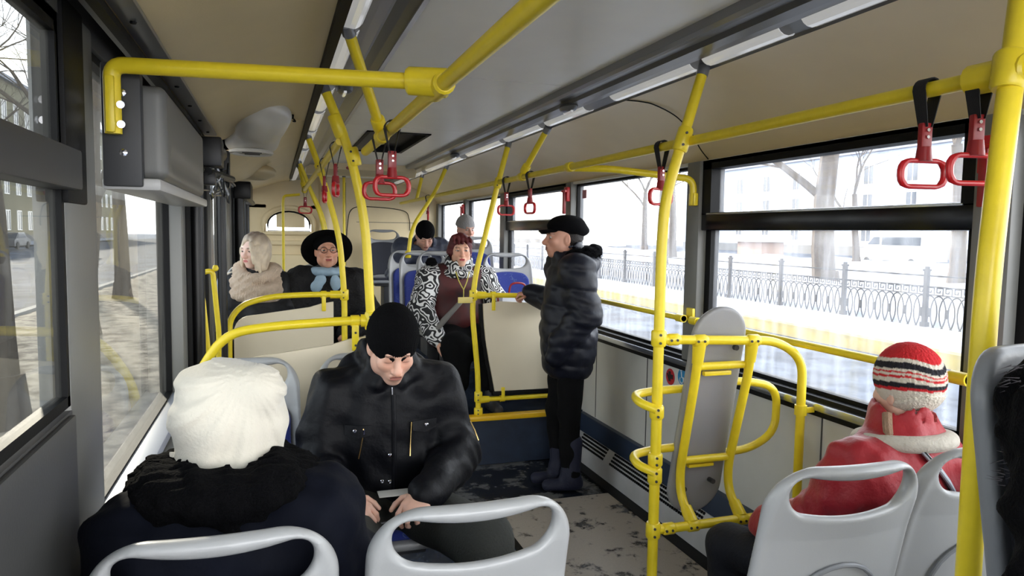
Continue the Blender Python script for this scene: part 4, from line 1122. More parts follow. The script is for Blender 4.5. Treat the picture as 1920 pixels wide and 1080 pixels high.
# ---- trees
def tree_mesh(seed, h, r, levels=5, spread=.55, lean=0):
    rn = random.Random(seed); tr_ = MB(); br = MB()
    def grow(p, d, L, r, lv, mb):
        n = 4 if lv > 1 else 2; pts = [p]; q = p.copy(); dd = d.copy()
        for k in range(n):
            dd = (dd + Vector((rn.uniform(-1, 1), rn.uniform(-1, 1), rn.uniform(-.4, .6))) * (.08 if lv == levels else .22)).normalized()
            q = q + dd * L / n; pts.append(q.copy())
        rr = [r * (1 - .38 * k / n) for k in range(n + 1)]
        mb.tube(pts, rr, 10 if lv == levels else (6 if lv > levels - 2 else 3))
        if lv <= 0: return
        nb = 4 if lv == levels else (4 if lv > 1 else 3)
        for b in range(nb):
            t = pts[-1] if b < 2 else pts[rn.randint(max(1, n - 2), n)]
            nd = (dd + Vector((rn.uniform(-1, 1), rn.uniform(-1, 1), rn.uniform(-.35, .5))) * (spread + .25)).normalized()
            grow(t.copy(), nd, L * rn.uniform(.5, .72), rr[-1] * rn.uniform(.5, .72), lv - 1, br)
    grow(Vector((0, 0, -.3)), Vector((lean, 0, 1)).normalized(), h * .42, r, levels, tr_)
    tr_.tube([(0, 0, -.35), (0, 0, .15), (0, 0, .5)], [r * 1.5, r * 1.15, r * .98], 10)
    return tr_, br
def tree(label, loc, seed, h, r, mt=BARK, group=None, levels=5):
    t = thing('bare_tree', label, 'tree', loc, group=group)
    a, b = tree_mesh(seed, h, r, levels)
    mk('trunk', a, mt, t, world=False); o = mk('branches', b, mt, t, world=False); o['kind'] = 'stuff'
    return t
T1 = tree('thick tree trunk crusted with snow close outside the front left window', (-2.55, 8.0, -.34), 3, 11, .24)
T2 = tree('bare tree seen through the second left window, the nearer', (-3.3, 14.5, -.34), 5, 12, .26)
T3 = tree('stout bare tree behind the ornamental fence in the near right window', (15.9, 17.6, .1), 8, 14, .36)
def tcopy(src, loc, rz, sc, lab): o = dup(src, loc, rz, lab); o.scale = (sc, sc, sc); return o
tcopy(T2, (-6.2, 27, -.34), 1.2, 1.0, 'bare tree seen through the second left window, the middle one')
tcopy(T1, (-4.0, 22, -.34), 2.2, .9, 'bare tree seen through the second left window, the farthest')
tcopy(T2, (-17, 44, -.2), 2.9, 1.2, 'bare tree across the left road, seen in the front left window')
tcopy(T3, (-21, 66, -.2), .9, 1.1, 'bare tree far across the left road by the left pillar')
tcopy(T1, (-9.5, 17.5, -.3), 4.0, 1.25, 'bare tree with low branches high in the front left window')
tcopy(T3, (-30, 105, -.2), 3.3, 1.2, 'distant bare tree at the end of the left road')
tcopy(T1, (-13.0, 33, -.3), 1.5, 1.3, 'tall bare tree with dense twigs by the front left window frame')
tcopy(T2, (-11.5, 27, -.3), 5.1, 1.1, 'bare tree with fine twigs at the left edge of the picture')
tcopy(T1, (19.5, 16.2, .1), 1.0, 1.0, 'slim bare tree at the right side of the near right window')
tcopy(T2, (30, 31, .2), 2.0, .8, 'dark tree trunk left of the white van')
tcopy(T2, (24, 40, .1), .3, 1.1, 'bare tree behind the standing man, in the middle right window')
tcopy(T3, (18, 31, .1), 5.0, .9, 'bare tree in the middle right window over the fence')
tcopy(T1, (33, 60, .1), 5.0, 1.3, 'distant bare tree at the left side of the middle right window')

# ---- white van
VW = mat('van_white', (226, 228, 232), .3, coat=.5); VG = mat('van_window', (50, 58, 70), .1)
van = thing('van', 'white high-roofed van parked beyond the snow bank in the near right window', 'van', (41.5, 39, -.35))
side = [(2.9, .45), (2.9, 1.0), (2.75, 1.15), (2.0, 1.35), (1.35, 2.05), (.9, 2.55), (-2.7, 2.62), (-2.9, 2.3), (-2.95, .45)]
mk('body', MB().prism([(39 + a, -.35 + b) for a, b in side], 'x', 40.5, 42.5), VW, van, smooth=False)
mk('side_window', MB().box((40.47, 36.4, 1.15), (40.5, 39.6, 1.72), .01), VG, van)
mk('cab_window', MB().prism([(39.8, .78 + .4), (40.85, .98 + .2), (40.3, 1.72), (39.8, 1.72)], 'x', 40.47, 40.5), VG, van, smooth=False)
mk('windscreen', MB().prism([(41.0, 1.02), (41.03, 1.02), (40.40, 1.70), (40.37, 1.70)], 'x', 40.6, 42.4), VG, van, smooth=False)
mk('bumper', MB().box((40.5, 41.85, .05), (42.5, 42.0, .35), .03), DGREY, van)
for y in (37.1, 40.9):
    wq = mk('wheel', MB().lathe([(.0, -.12), (.20, -.12), (.33, -.09), (.35, 0), (.33, .09), (.2, .12), (0, .12)], 18, Matrix.Translation((40.6, y, -.0)) @ Matrix.Rotation(R(90), 4, 'Y')), BLACK, van)
    mk('wheel', MB().lathe([(.0, -.12), (.20, -.12), (.33, -.09), (.35, 0), (.33, .09), (.2, .12), (0, .12)], 18, Matrix.Translation((42.4, y, -.0)) @ Matrix.Rotation(R(90), 4, 'Y')), BLACK, van)
mk('roof_hood', MB().box((40.7, 36.4, 2.2), (42.3, 39.6, 2.34), .05), VW, van)
gobj('ground_car_park', 34, 75, -10, 130, lambda x, y: -.36, 4, 4, ROAD)
# shelter left of the van
t = thing('kiosk', 'small white-roofed kiosk beyond the fence in the near right window', 'kiosk', (36, 47, -.3))
mk('walls', MB().box((35, 45.5, -.3), (37, 48.5, 1.2)), mat('kiosk_wall', (150, 128, 116), .8), t); mk('roof', MB().box((34.6, 45, 1.2), (37.4, 49, 1.75), .1), WHITEP, t)

# ---- buildings with windows
def building(label, x, y0, y1, h, side, wall_rgb, rows, cols, depth=12, wz=1.6, roof=True):
    t = thing('building', label, 'building', (x, (y0 + y1) / 2, -.3))
    xb_ = x + side * depth
    wm = mat('facade_%d' % (x + 100), wall_rgb, .85, bump=.2, bscale=2, var=.12, vscale=.3)
    mk('wall', MB().box((min(x, xb_), y0, -.4), (max(x, xb_), y1, h)), wm, t, smooth=False)
    if roof: mk('cornice', MB().box((min(x - side * .5, xb_), y0 - .3, h), (max(x - side * .5, xb_), y1 + .3, h + .5)), SNOW, t, smooth=False)
    mk('plinth', MB().box((x - side * .15, y0, -.4), (x, y1, .7)) if side > 0 else MB().box((x, y0, -.4), (x + .15, y1, .7)), mat('plinth_stone', (110, 108, 106), .9), t, smooth=False)
    w0 = None
    for r in range(rows):
        for c in range(cols):
            yy = y0 + (y1 - y0) * (c + .5) / cols; zz = 1.2 + r * (h - 1.6) / rows
            if w0 is None:
                w0 = mk('window', MB().box((-.08, -.75, 0), (.08, .75, .1)).box((-.08, -.75, wz - .1), (.08, .75, wz)).box((-.08, -.75, .1), (.08, -.65, wz - .1)).box((-.08, .65, .1), (.08, .75, wz - .1)).box((-.06, -.04, .1), (.06, .04, wz - .1)), WHITEP, t, world=False, smooth=False)
                w0.location = Vector((x, yy, zz)) - root_off(t)
                p0 = mk('pane', MB().box((-.03, -.65, .1), (.03, .65, wz - .1)), VG, w0, world=False, smooth=False)
            else:
                o = share('window', w0, (x, yy, zz), t); q = bpy.data.objects.new('pane', p0.data); COL.objects.link(q); q.parent = o
    return t
building('long olive-grey building across the left road behind the bare branches', -27, 62, 150, 17, -1, (104, 100, 78), 4, 24, wz=2.2)
building('pale blue-grey building beyond the car park in the right windows', 62, 20, 100, 11, 1, (176, 188, 208), 3, 14, wz=2.2)
building('cream building far ahead on the right side of the street', 46, 112, 160, 14, 1, (196, 190, 176), 3, 8, wz=2.2)
# parked cars far left (blue and dark)
def car(label, loc, rgb, rz=0.0):
    t = thing('car', label, 'car', loc, rz); cm = mat('car_%d_%d_%d' % rgb, rgb, .3, coat=.6)
    prof = [(-2.1, .25), (-2.1, .75), (-1.7, .9), (-1.1, 1.38), (.5, 1.42), (1.2, .95), (2.05, .8), (2.15, .3)]
    mk('body', MB().prism(prof, 'x', -.85, .85), cm, t, world=False, smooth=False)
    mk('side_window', MB().prism([(-1.45, .93), (-1.0, 1.3), (.42, 1.34), (.95, .95)], 'x', .852, .87).prism([(-1.45, .93), (-1.0, 1.3), (.42, 1.34), (.95, .95)], 'x', -.87, -.852), VG, t, world=False, smooth=False)['kind'] = 'stuff'
    for y in (-1.35, 1.35):
        for x in (-.8, .8): mk('wheel', MB().tube([(x - .1, y, .3), (x + .1, y, .3)], .31, 14), BLACK, t, world=False)
    return t
car('dark blue car parked across the left road, seen low in the front left window', (-19.5, 58, -.3), (40, 58, 96))
car('dark car parked behind the dark blue one across the left road', (-21.5, 72, -.3), (34, 36, 42))
car('black car on the left road seen through the second left window', (-12, 52, -.4), (26, 28, 32))

# ================================================================ PEOPLE
SKIN = mat('skin', (222, 176, 152), .45, bump=.08, bscale=250, attr=True, sss=.12)
def V3(*a): return np.array(a, float)
def unit(v): v = np.array(v, float); return v / (np.linalg.norm(v) + 1e-9)
def headsdf(F, M, female=False, open_eyes=True, soft=1.0):
    E = lambda c, r, k=.02, mode='u', rot=None: F.ell(c, r, k, mode, rot, M)
    K = lambda a, b, ra, rb, k=.01, mode='u': F.coneM(a, b, ra, rb, M, k, mode)
    fw = .94 if female else 1.0
    E((0, .018, .035), (.077, .096, .085), 0)
    E((0, -.028, -.03), (.060 * fw, .066, .082), .035)
    E((0, -.062, -.100), (.027 * fw, .024, .020), .03)
    for s_ in (-1, 1):
        E((s_ * .052, -.005, -.062), (.018, .035, .03), .035)
        E((s_ * .038, -.066, -.022), (.024, .020, .022), .025)
    K((-.034, -.086, .026), (.034, -.086, .026), .010, .010, .022)
    for s_ in (-1, 1): E((s_ * .031, -.098, .004), (.017, .016, .012), .016, 's')
    K((0, -.090, .012), (0, -.115, -.030), .0075, .0125, .014)
    K((0, -.098, -.036), (0, -.112, -.033), .012, .0125, .010)
    for s_ in (-1, 1): E((s_ * .0135, -.100, -.036), (.0085, .011, .008), .006)
    E((0, -.082, -.066), (.028, .016, .020), .018)
    K((-.018, -.094, -.0595), (.018, -.094, -.0595), .0055, .0055, .006)
    K((-.015, -.0935, -.071), (.015, -.0935, -.071), .0065, .0065, .006)
    K((-.022, -.101, -.065), (.022, -.101, -.065), .0022, .0022, .004, 's')
    for s_ in (-1, 1):
        E((s_ * .031, -.079, .004), (.0135, .0125, .0115) if open_eyes else (.0150, .0120, .0115), .003 if open_eyes else .012)
        E((s_ * .078, .012, -.010), (.008, .020, .031), .010, rot=rotm(0, s_ * -18, 0))
        E((s_ * .087, .004, -.006), (.005, .010, .018), .004, 's')
def headcolor(M, base, lip, brow, stubble=0.0, iris=(60, 48, 40), open_eyes=True, blush=0.25, hair=None):
    base, lip, brow, iris = [np.array(lin(c)) for c in (base, lip, brow, iris)]
    Rm, c0, sc = M
    def fn(v):
        q = ((v - c0) @ Rm) / sc
        x, y, z = q[:, 0], q[:, 1], q[:, 2]
        c = np.tile(base, (len(v), 1))
        def mix(c, m, t): m = np.clip(m, 0, 1)[:, None]; return c * (1 - m) + np.array(t) * m
        near = (np.linalg.norm(q, axis=1) < .17).astype(float)
        front = near * (y < -.04)
        c = mix(c, blush * front * np.exp(-(((np.abs(x) - .036) / .02) ** 2 + ((z + .025) / .022) ** 2)), base * np.array([1.05, .68, .62]))
        c = mix(c, .35 * front * np.exp(-((x / .016) ** 2 + ((z + .034) / .014) ** 2)), base * np.array([1.05, .7, .62]))
        if stubble: c = mix(c, stubble * near * np.clip((-.040 - z) / .025, 0, 1) * (y < .03), base * np.array([.45, .45, .47]))
        c = mix(c, front * (np.exp(-((x / .021) ** 4 + ((z + .066) / .0085) ** 4)) > .4), lip)
        c = mix(c, front * (np.abs(z + .065) < .0014) * (np.abs(x) < .022), lip * .35)
        b = np.exp(-(((np.abs(x) - .033) / .018) ** 4 + ((z - .027 + (np.abs(x) - .033) ** 2 * 9) / .0048) ** 2))
        c = mix(c, front * .7 * np.clip((b - .25) * 3, 0, 1), brow)
        eye = ((np.abs(x) - .031) / .0135) ** 2 + ((z - .003) / .0055) ** 2
        if open_eyes:
            c = mix(c, front * (eye < 1.25), brow * .5)
            c = mix(c, front * (eye < .95), np.array([.62, .6, .58]))
            c = mix(c, front * (((np.abs(x) - .031) / .006) ** 2 + ((z - .003) / .006) ** 2 < 1) * (eye < .95), iris)
        else:
            c = mix(c, front * .8 * np.exp(-((np.abs(x) - .031) / .014) ** 4) * np.exp(-((z + .004) / .0022) ** 2), brow * .6)
            c = mix(c, front * .35 * np.exp(-(((np.abs(x) - .031) / .018) ** 2 + ((z - .006) / .012) ** 2)), base * np.array([.62, .45, .42]))
        c = mix(c, front * .4 * np.exp(-(((np.abs(x) - .031) / .016) ** 2 + ((z + .011) / .006) ** 2)), base * np.array([.7, .55, .55]))
        return c
    return fn
def hand(F, w, f, n, left, curl=(25, 30, 20), s=1.0, thumb=(.55, .75, .35), spread=.0):
    f = unit(f); n = unit(np.array(n) - f * np.dot(f, n)); sd = np.cross(f, n) * (-1 if left else 1)
    rot = np.stack([f, sd, n], 1)
    w = np.array(w, float)
    F.ell(w + f * .048 * s, (.052 * s, .041 * s, .017 * s), .02, rot=rot)
    F.cone(w - f * .02, w + f * .02, .027 * s, .026 * s, .02)
    F.ell(w + f * .03 * s + sd * .022 * s + n * .008 * s, (.032 * s, .017 * s, .016 * s), .015, rot=rot)
    for i, (o, L, r) in enumerate(((.029, .072, .0088), (.0095, .080, .0090), (-.010, .074, .0085), (-.029, .058, .0076))):
        p = w + f * (.086 - .006 * (i in (0, 3)) - .006 * (i == 3)) * s + sd * o * s
        a = 0.0; prev = p - f * .02 * s
        F.cone(prev, p, r * 1.1 * s, r * 1.08 * s, .008)
        for j, fr in enumerate((.45, .30, .25)):
            a += R(curl[j] * (1 + .12 * i))
            d = f * math.cos(a) + n * math.sin(a) + sd * spread * (1.5 - i) * .1
            q = p + unit(d) * L * fr * s
            F.cone(p, q, r * (1 - .07 * j) * s, r * (.93 - .08 * j) * s, .003)
            p = q
    p = w + f * .028 * s + sd * .030 * s + n * .006 * s
    d = unit(f * thumb[0] + sd * thumb[1] + n * thumb[2])
    q = p + d * .036 * s; F.cone(p, q, .0125 * s, .0105 * s, .008)
    d2 = unit(d * .7 + f * .7 - sd * .25 + n * .2); q2 = q + d2 * .028 * s; F.cone(q, q2, .0102 * s, .0092 * s, .003)
    d3 = unit(d2 * .8 + f * .4 - sd * .2 + n * .2); F.cone(q2, q2 + d3 * .022 * s, .0092 * s, .0075 * s, .003)
SEATED = dict(pelvis=(0, 0, .53), chest=(0, .02, .88), neck=(0, .01, 1.08), head=(0, -.02, 1.23), sh=((.18, .02, 1.00), (-.18, .02, 1.00)),
              el=((.25, -.05, .74), (-.25, -.05, .74)), wr=((.12, -.30, .66), (-.12, -.30, .66)), hip=((.09, -.04, .53), (-.09, -.04, .53)),
              knee=((.14, -.47, .57), (-.14, -.47, .57)), ankle=((.14, -.45, .09), (-.14, -.45, .09)))
STAND = dict(pelvis=(0, 0, .92), chest=(0, .0, 1.24), neck=(0, .0, 1.43), head=(0, -.03, 1.56), sh=((.18, 0, 1.37), (-.18, 0, 1.37)),
             el=((.25, .02, 1.10), (-.25, .02, 1.10)), wr=((.22, -.10, .87), (-.22, -.1, .87)), hip=((.09, 0, .90), (-.09, 0, .90)),
             knee=((.10, -.02, .48), (-.10, -.02, .48)), ankle=((.10, .02, .09), (-.10, .02, .09)))
def limb(F, a, b, ra, rb, k=.03): F.cone(a, b, ra, rb, k)
def torso(F, P, t, w=1.0):
    pel, ch, nk = V3(*P['pelvis']), V3(*P['chest']), V3(*P['neck'])
    ax = unit(ch - pel); pit = math.degrees(math.atan2(-ax[1], ax[2])); rot = rotm(pit)
    F.ell(pel + (0, 0, .01), ((.165 + t) * w, .125 + t, .14 + t * .5), .06)
    F.ell((pel + ch) / 2, ((.150 + t) * w, .115 + t, .21), .07, rot=rot)
    F.ell(ch, ((.165 + t) * w, .108 + t, .19), .06, rot=rot)
    F.cone(P['sh'][0], P['sh'][1], .062 + t * .8, .062 + t * .8, .07)
    F.cone(ch + (nk - ch) * .6, nk, .075 + t * .6, .058 + t * .5, .05)
def bodymesh(name, P, M, root, color, fine=.006, head_fine=.0035, hands=None, female=False, open_eyes=True, legs=True, hs=1.0, hand_fine=.004):
    allp = np.array([P['pelvis'], P['head'], *P['sh'], *P['el'], *P['wr'], *P['hip'], *P['knee'], *P['ankle']], float)
    lo = allp.min(0) - .22; hi = allp.max(0) + .22
    hc = V3(*P['head']); c = .016
    fx = [(hc[0] - .11, hc[0] + .11, head_fine)]; fy = [(hc[1] - .145, hc[1] + .14, head_fine)]; fz = [(hc[2] - .15, hc[2] + .14, head_fine)]
    if hands:
        for i, h in enumerate(hands):
            if h is None: continue
            w = V3(*P['wr'][i]); e = w + unit(h[0]) * .10
            l = np.minimum(w, e) - .07; g = np.maximum(w, e) + .07
            fx.append((l[0], g[0], hand_fine)); fy.append((l[1], g[1], hand_fine)); fz.append((l[2], g[2], hand_fine))
    F = Field(axis(lo[0], hi[0], c, fx), axis(lo[1], hi[1], c, fy), axis(lo[2], hi[2], c, fz))
    torso(F, P, -.02)
    for i in range(2):
        limb(F, P['sh'][i], P['el'][i], .048, .038); limb(F, P['el'][i], P['wr'][i], .038, .026)
        if legs: limb(F, P['hip'][i], P['knee'][i], .075, .052); limb(F, P['knee'][i], P['ankle'][i], .05, .035); limb(F, P['ankle'][i], V3(*P['ankle'][i]) + (0, -.10, -.045), .028, .020)
    Rm = M[0]
    F.cone(V3(*P['neck']) - (0, 0, .05), hc + Rm @ V3(0, .02, -.07) * M[2], .060, .052 if not female else .046, .03)
    headsdf(F, M, female, open_eyes)
    if hands:
        for i, h in enumerate(hands):
            if h is None: hand(F, P['wr'][i], V3(*P['wr'][i]) - V3(*P['el'][i]), (0, .3, -1) if i else (0, .3, -1), i == 0)
            else: hand(F, P['wr'][i], h[0], h[1], i == 0, *(h[2:] if len(h) > 2 else ()))
    else:
        for i in range(2): F.cone(P['wr'][i], V3(*P['wr'][i]) + unit(V3(*P['wr'][i]) - V3(*P['el'][i])) * .1, .03, .02, .02)
    return fmesh(name, F, SKIN, root, color)
def jacketmesh(name, P, root, mt, t=.03, w=1.0, fine=.009, cuff=.0, noise=(.005, 30), quilt=0, coat_z=None, color=None, collar=.04, collar_r=.078, sleeves=(.062, .052, .045), extra=None, seed=1, hood=False, skirt=None, belly=0):
    allp = np.array([P['pelvis'], P['neck'], *P['sh'], *P['el'], *P['wr']], float)
    lo = allp.min(0) - .24; hi = allp.max(0) + .22
    if coat_z is not None: lo[2] = min(lo[2], coat_z - .05)
    if skirt: lo[1] -= .35
    F = Field(axis(lo[0], hi[0], fine), axis(lo[1], hi[1], fine), axis(lo[2], hi[2], fine))
    torso(F, P, t, w)
    pel, nk, ch = V3(*P['pelvis']), V3(*P['neck']), V3(*P['chest'])
    if belly: F.ell((pel + ch) / 2 + (0, -belly, 0), (.17 + t, .14, .17), .08)
    if coat_z is not None:
        F.cone(pel + (0, 0, .1), (pel[0], pel[1], coat_z + .14), .165 + t, .175 + t, .05, sy=.78)
    if skirt:
        for i in range(2): F.cone(P['hip'][i], V3(*P['hip'][i]) + (V3(*P['knee'][i]) - V3(*P['hip'][i])) * skirt, .115 + t * .5, .10 + t * .5, .06)
    for i in range(2):
        s_, e_, w_ = V3(*P['sh'][i]), V3(*P['el'][i]), V3(*P['wr'][i])
        w2 = w_ - unit(w_ - e_) * cuff
        F.cone(s_, e_, sleeves[0] + t, sleeves[1] + t, .05); F.cone(e_, w2, sleeves[1] + t * .95, sleeves[2] + t * .55, .02)
    cd = unit(V3(*P['head']) - nk); cd = unit(cd + (0, 0, .6))
    if collar:
        F.cone(nk - cd * .04, nk + cd * collar, collar_r + t * .4, collar_r + t * .2, .03)
        F.cone(nk + cd * .0, nk + cd * (collar + .16), collar_r - .018, collar_r + .01, .01, 's')
    if extra: extra(F)
    if quilt:
        X, Y, Z = F.x[:, None, None], F.y[None, :, None], F.z[None, None, :]
        F.D += (.011 * (1 - np.abs(np.sin(PI * (Z + .015 * np.sin(8 * X) + .01 * np.sin(11 * Y)) / quilt)) ** .6)).astype(np.float32)
    if coat_z is not None: F.D = np.maximum(F.D, (coat_z - F.z)[None, None, :]).astype(np.float32)
    F.noise(noise[0], noise[1], seed, 7); F.noise(noise[0] * .5, noise[1] * 2.6, seed + 5, 6)
    # fold rings at elbows and across the belly
    for i in range(2):
        e_ = V3(*P['el'][i]); d = unit(V3(*P['wr'][i]) - V3(*P['sh'][i]))
        X, Y, Z = F.x[:, None, None], F.y[None, :, None], F.z[None, None, :]
        q = (X - e_[0]) * d[0] + (Y - e_[1]) * d[1] + (Z - e_[2]) * d[2]
        g = np.exp(-((X - e_[0]) ** 2 + (Y - e_[1]) ** 2 + (Z - e_[2]) ** 2) / .018)
        F.D += (.006 * g * np.sin(q * 95 + 2 * np.sin(30 * X))).astype(np.float32)
    return fmesh(name, F, mt, root, color)
def trousers(name, P, root, mt, t=.022, fine=.010, noise=(.004, 35), seed=2, top=True):
    allp = np.array([P['pelvis'], *P['hip'], *P['knee'], *P['ankle']], float); lo = allp.min(0) - .2; hi = allp.max(0) + .2
    F = Field(axis(lo[0], hi[0], fine), axis(lo[1], hi[1], fine), axis(lo[2], hi[2], fine))
    F.ell(P['pelvis'], (.16 + t, .12 + t, .12), .05)
    for i in range(2): limb(F, P['hip'][i], P['knee'][i], .082 + t, .06 + t, .04); limb(F, P['knee'][i], V3(*P['ankle'][i]) + (0, 0, .02), .058 + t, .046 + t, .02)
    F.noise(noise[0], noise[1], seed, 7)
    return fmesh(name, F, mt, root)
def shoes(P, root, mt, boot=0, fine=.007, name='shoe', yaw=0, sc=1.0):
    for i in range(2):
        a = V3(*P['ankle'][i]); rr = rotm(0, yaw); f = rr @ V3(0, -1, 0)
        F = Field(axis(a[0] - .24, a[0] + .24, fine), axis(a[1] - .26, a[1] + .2, fine), axis(a[2] - .12, a[2] + .25, fine))
        z = a[2] - .052
        F.cone(V3(a[0], a[1], z) - f * .035, V3(a[0], a[1], z) + f * .15, .042 * sc, .036 * sc, 0)
        F.cone(V3(a[0], a[1], z + .02), V3(a[0], a[1], z + .06) + f * .02, .045 * sc, .044 * sc, .03)
        F.cone(V3(a[0], a[1], z + .05), V3(a[0], a[1], z + max(boot, .10)), (.055 if boot else .05) * sc, (.066 if boot else .05) * sc, .04)
        F.D = np.maximum(F.D, (a[2] - .085 - F.z)[None, None, :]).astype(np.float32)
        fmesh(name, F, mt, root)
def mf(P, pitch=0, yaw=0, roll=0, s=1.0): return (rotm(pitch, yaw, roll), V3(*P['head']), s)
def upd(base, **k): d = dict(base); d.update(k); return d
def cap_field(M, fn, r=.17, fine=.004):
    c = M[1]; return Field(axis(c[0] - r, c[0] + r, fine), axis(c[1] - r, c[1] + r, fine), axis(c[2] - r, c[2] + r * 1.1, fine))
def beanie(name, M, root, mt, low=.035, r=(.092, .112, .108), ribs=70, fine=.0035, pointy=0., color=None, cuff=.0):
    F = cap_field(M, None, .18, fine)
    F.ell((0, .014, .045), r, 0, M=M)
    if pointy: F.ell((0, .03, .045 + r[2] * .75), (r[0] * .55, r[1] * .6, r[2] * (.3 + pointy)), .05, M=M)
    Rm, c0, sc = M
    X, Y, Z = F.x[:, None, None] - c0[0], F.y[None, :, None] - c0[1], F.z[None, None, :] - c0[2]
    lx = (Rm[0, 0] * X + Rm[1, 0] * Y + Rm[2, 0] * Z) / sc; ly = (Rm[0, 1] * X + Rm[1, 1] * Y + Rm[2, 1] * Z) / sc; lz = (Rm[0, 2] * X + Rm[1, 2] * Y + Rm[2, 2] * Z) / sc
    if ribs: F.D += (.0012 * np.cos(ribs * np.arctan2(lx, ly))).astype(np.float32)
    cut = (low + .25 * ly) - lz          # front edge higher than the back
    if cuff:
        F.D = np.where((lz < low + cuff + .25 * ly), F.D - .006, F.D).astype(np.float32)
    F.D = np.maximum(F.D, cut).astype(np.float32)
    if color is not None:
        def cf(v): q = ((v - c0) @ Rm) / sc; return color(q)
        return fmesh(name, F, mt, root, cf)
    return fmesh(name, F, mt, root)

NYL = mat('black_nylon', (7, 8, 14), .55, bump=.35, bscale=35, spec=.22)
NYLN = mat('navy_down_nylon', (11, 14, 27), .5, bump=.2, bscale=30, spec=.32)
WOOLB = mat('black_wool', (8, 8, 10), .95, bump=.5, bscale=300, spec=.1)
BLKT = mat('black_trousers', (7, 7, 8), .85, bump=.3, bscale=120, spec=.15)
OLIVE = mat('dark_olive_trousers', (44, 46, 42), .85, bump=.4, bscale=120)
SHOEB = mat('black_shoe', (20, 20, 22), .45)
KNITW = mat('white_knit', (212, 206, 192), .95, bump=.25, bscale=130, var=.05, vscale=10, sheen=.3)
DNAVY = mat('dark_navy_coat', (8, 11, 22), .8, spec=.12, bump=.5, bscale=18, var=.3, vscale=10)
FUR = mat('black_fur', (7, 7, 9), .95, spec=.08, bump=1.0, bscale=160, var=.4, vscale=30)

def strands(name, pts_fn, n, L, r, mt, parent, seed=1):
    rn = random.Random(seed); mb = MB()
    for k in range(n):
        p, d = pts_fn(rn); d = d.normalized(); q = p + d * L * rn.uniform(.5, 1.1)
        s1 = d.cross(Vector((rn.uniform(-1, 1), rn.uniform(-1, 1), rn.uniform(-1, 1)))).normalized() * r; s2 = d.cross(s1).normalized() * r
        mb.add([p + s1, p - s1 * .5 + s2, p - s1 * .5 - s2, q + Vector((0, 0, -L * .25))], [(0, 1, 3), (1, 2, 3), (2, 0, 3), (0, 2, 1)])
    o = mk(name, mb, mt, parent, world=False, smooth=False); o['kind'] = 'stuff'; return o

# ---- 1. the man in the black beanie, looking down
t = thing('person', 'man in black beanie and dark nylon jacket, seated, head bowed over his hands', 'person', (.40, 2.72, 0.0))
P = upd(SEATED, pelvis=(0, -.02, .54), chest=(0, -.03, .86), neck=(0, -.05, 1.055), head=(0, -.15, 1.165), sh=((.195, -.02, .985), (-.195, -.02, .985)),
        el=((.265, -.07, .72), (-.275, -.07, .72)), wr=((.085, -.36, .685), (-.195, -.345, .69)), knee=((.24, -.56, .58), (-.20, -.54, .58)), ankle=((.23, -.50, .09), (-.20, -.48, .09)))
M = mf(P, 27, 4, 0, 1.0)
bodymesh('body', P, M, t, headcolor(M, (224, 178, 156), (176, 116, 104), (84, 62, 52), stubble=.32, open_eyes=False),
         hands=(((-.66, -.58, -.26), (-.2, .25, -.9), (38, 42, 25), 1.08), ((.66, -.56, -.34), (.3, .25, -.9), (30, 42, 25), 1.08)), open_eyes=False, head_fine=.0033, hand_fine=.0036)
def ex(F):
    # hood bunched behind the neck, waistband, placket
    F.cone((-.11, .06, 1.05), (.11, .06, 1.05), .055, .055, .05)
    F.cone((-.12, -.05, 1.05), (-.045, -.13, 1.03), .03, .026, .03); F.cone((.12, -.05, 1.05), (.045, -.13, 1.03), .03, .026, .03)
    F.ell((-.078, -.03, 1.11), (.028, .06, .065), .03); F.ell((.078, -.03, 1.11), (.028, .06, .065), .03); F.ell((0, .03, 1.11), (.085, .045, .07), .04)
jacketmesh('jacket', P, t, NYL, t=.028, w=1.04, fine=.007, cuff=.0, noise=(.008, 26), collar=.035, collar_r=.085, sleeves=(.062, .060, .046), extra=ex, seed=11)
beanie('knitted_hat', M, t, WOOLB, low=.014, r=(.094, .114, .118), ribs=80)
trousers('trousers', P, t, OLIVE, t=.03, fine=.010)
shoes(P, t, SHOEB)
def surf_y(obj, x, z):   # front surface of a garment at (x,z) in its own frame
    best = None
    for vv in obj.data.vertices:
        c = vv.co
        if abs(c.x - x) < .012 and abs(c.z - z) < .012 and (best is None or c.y < best): best = c.y
    return best if best is not None else -.2
jk = [c for c in t.children if c.name.startswith('jacket')][0]
def on_jacket(pts, off=.002): return [(x, surf_y(jk, x, z) - off, z) for x, z in pts]
mk('zip', MB().tube(on_jacket([(.0, 1.015), (.0, 1.0), (.0, .98)]), .0035, 6), CHROME, t, world=False)
plk = on_jacket([(.004 + .02 * (1 if z < .9 else 0) * 0, z) for z in [.99 - .035 * k for k in range(12)]], .001)
mk('placket', MB().tube(plk, .009, 8, sx=1.0), NYL, t, world=False)
for sgn, xz in ((-1, [(-.105, .875), (-.108, .84), (-.115, .80), (-.122, .765)]), (1, [(.070, .885), (.068, .845), (.066, .80), (.064, .76)])):
    mk('pocket_zip', MB().tube(on_jacket(xz, .002), .0028, 6), BRASS, t, world=False)
q = on_jacket([(-.105, .872), (-.106, .855)], .006); mk('zip_puller', MB().tube(q, .0055, 8), CHROME, t, world=False)
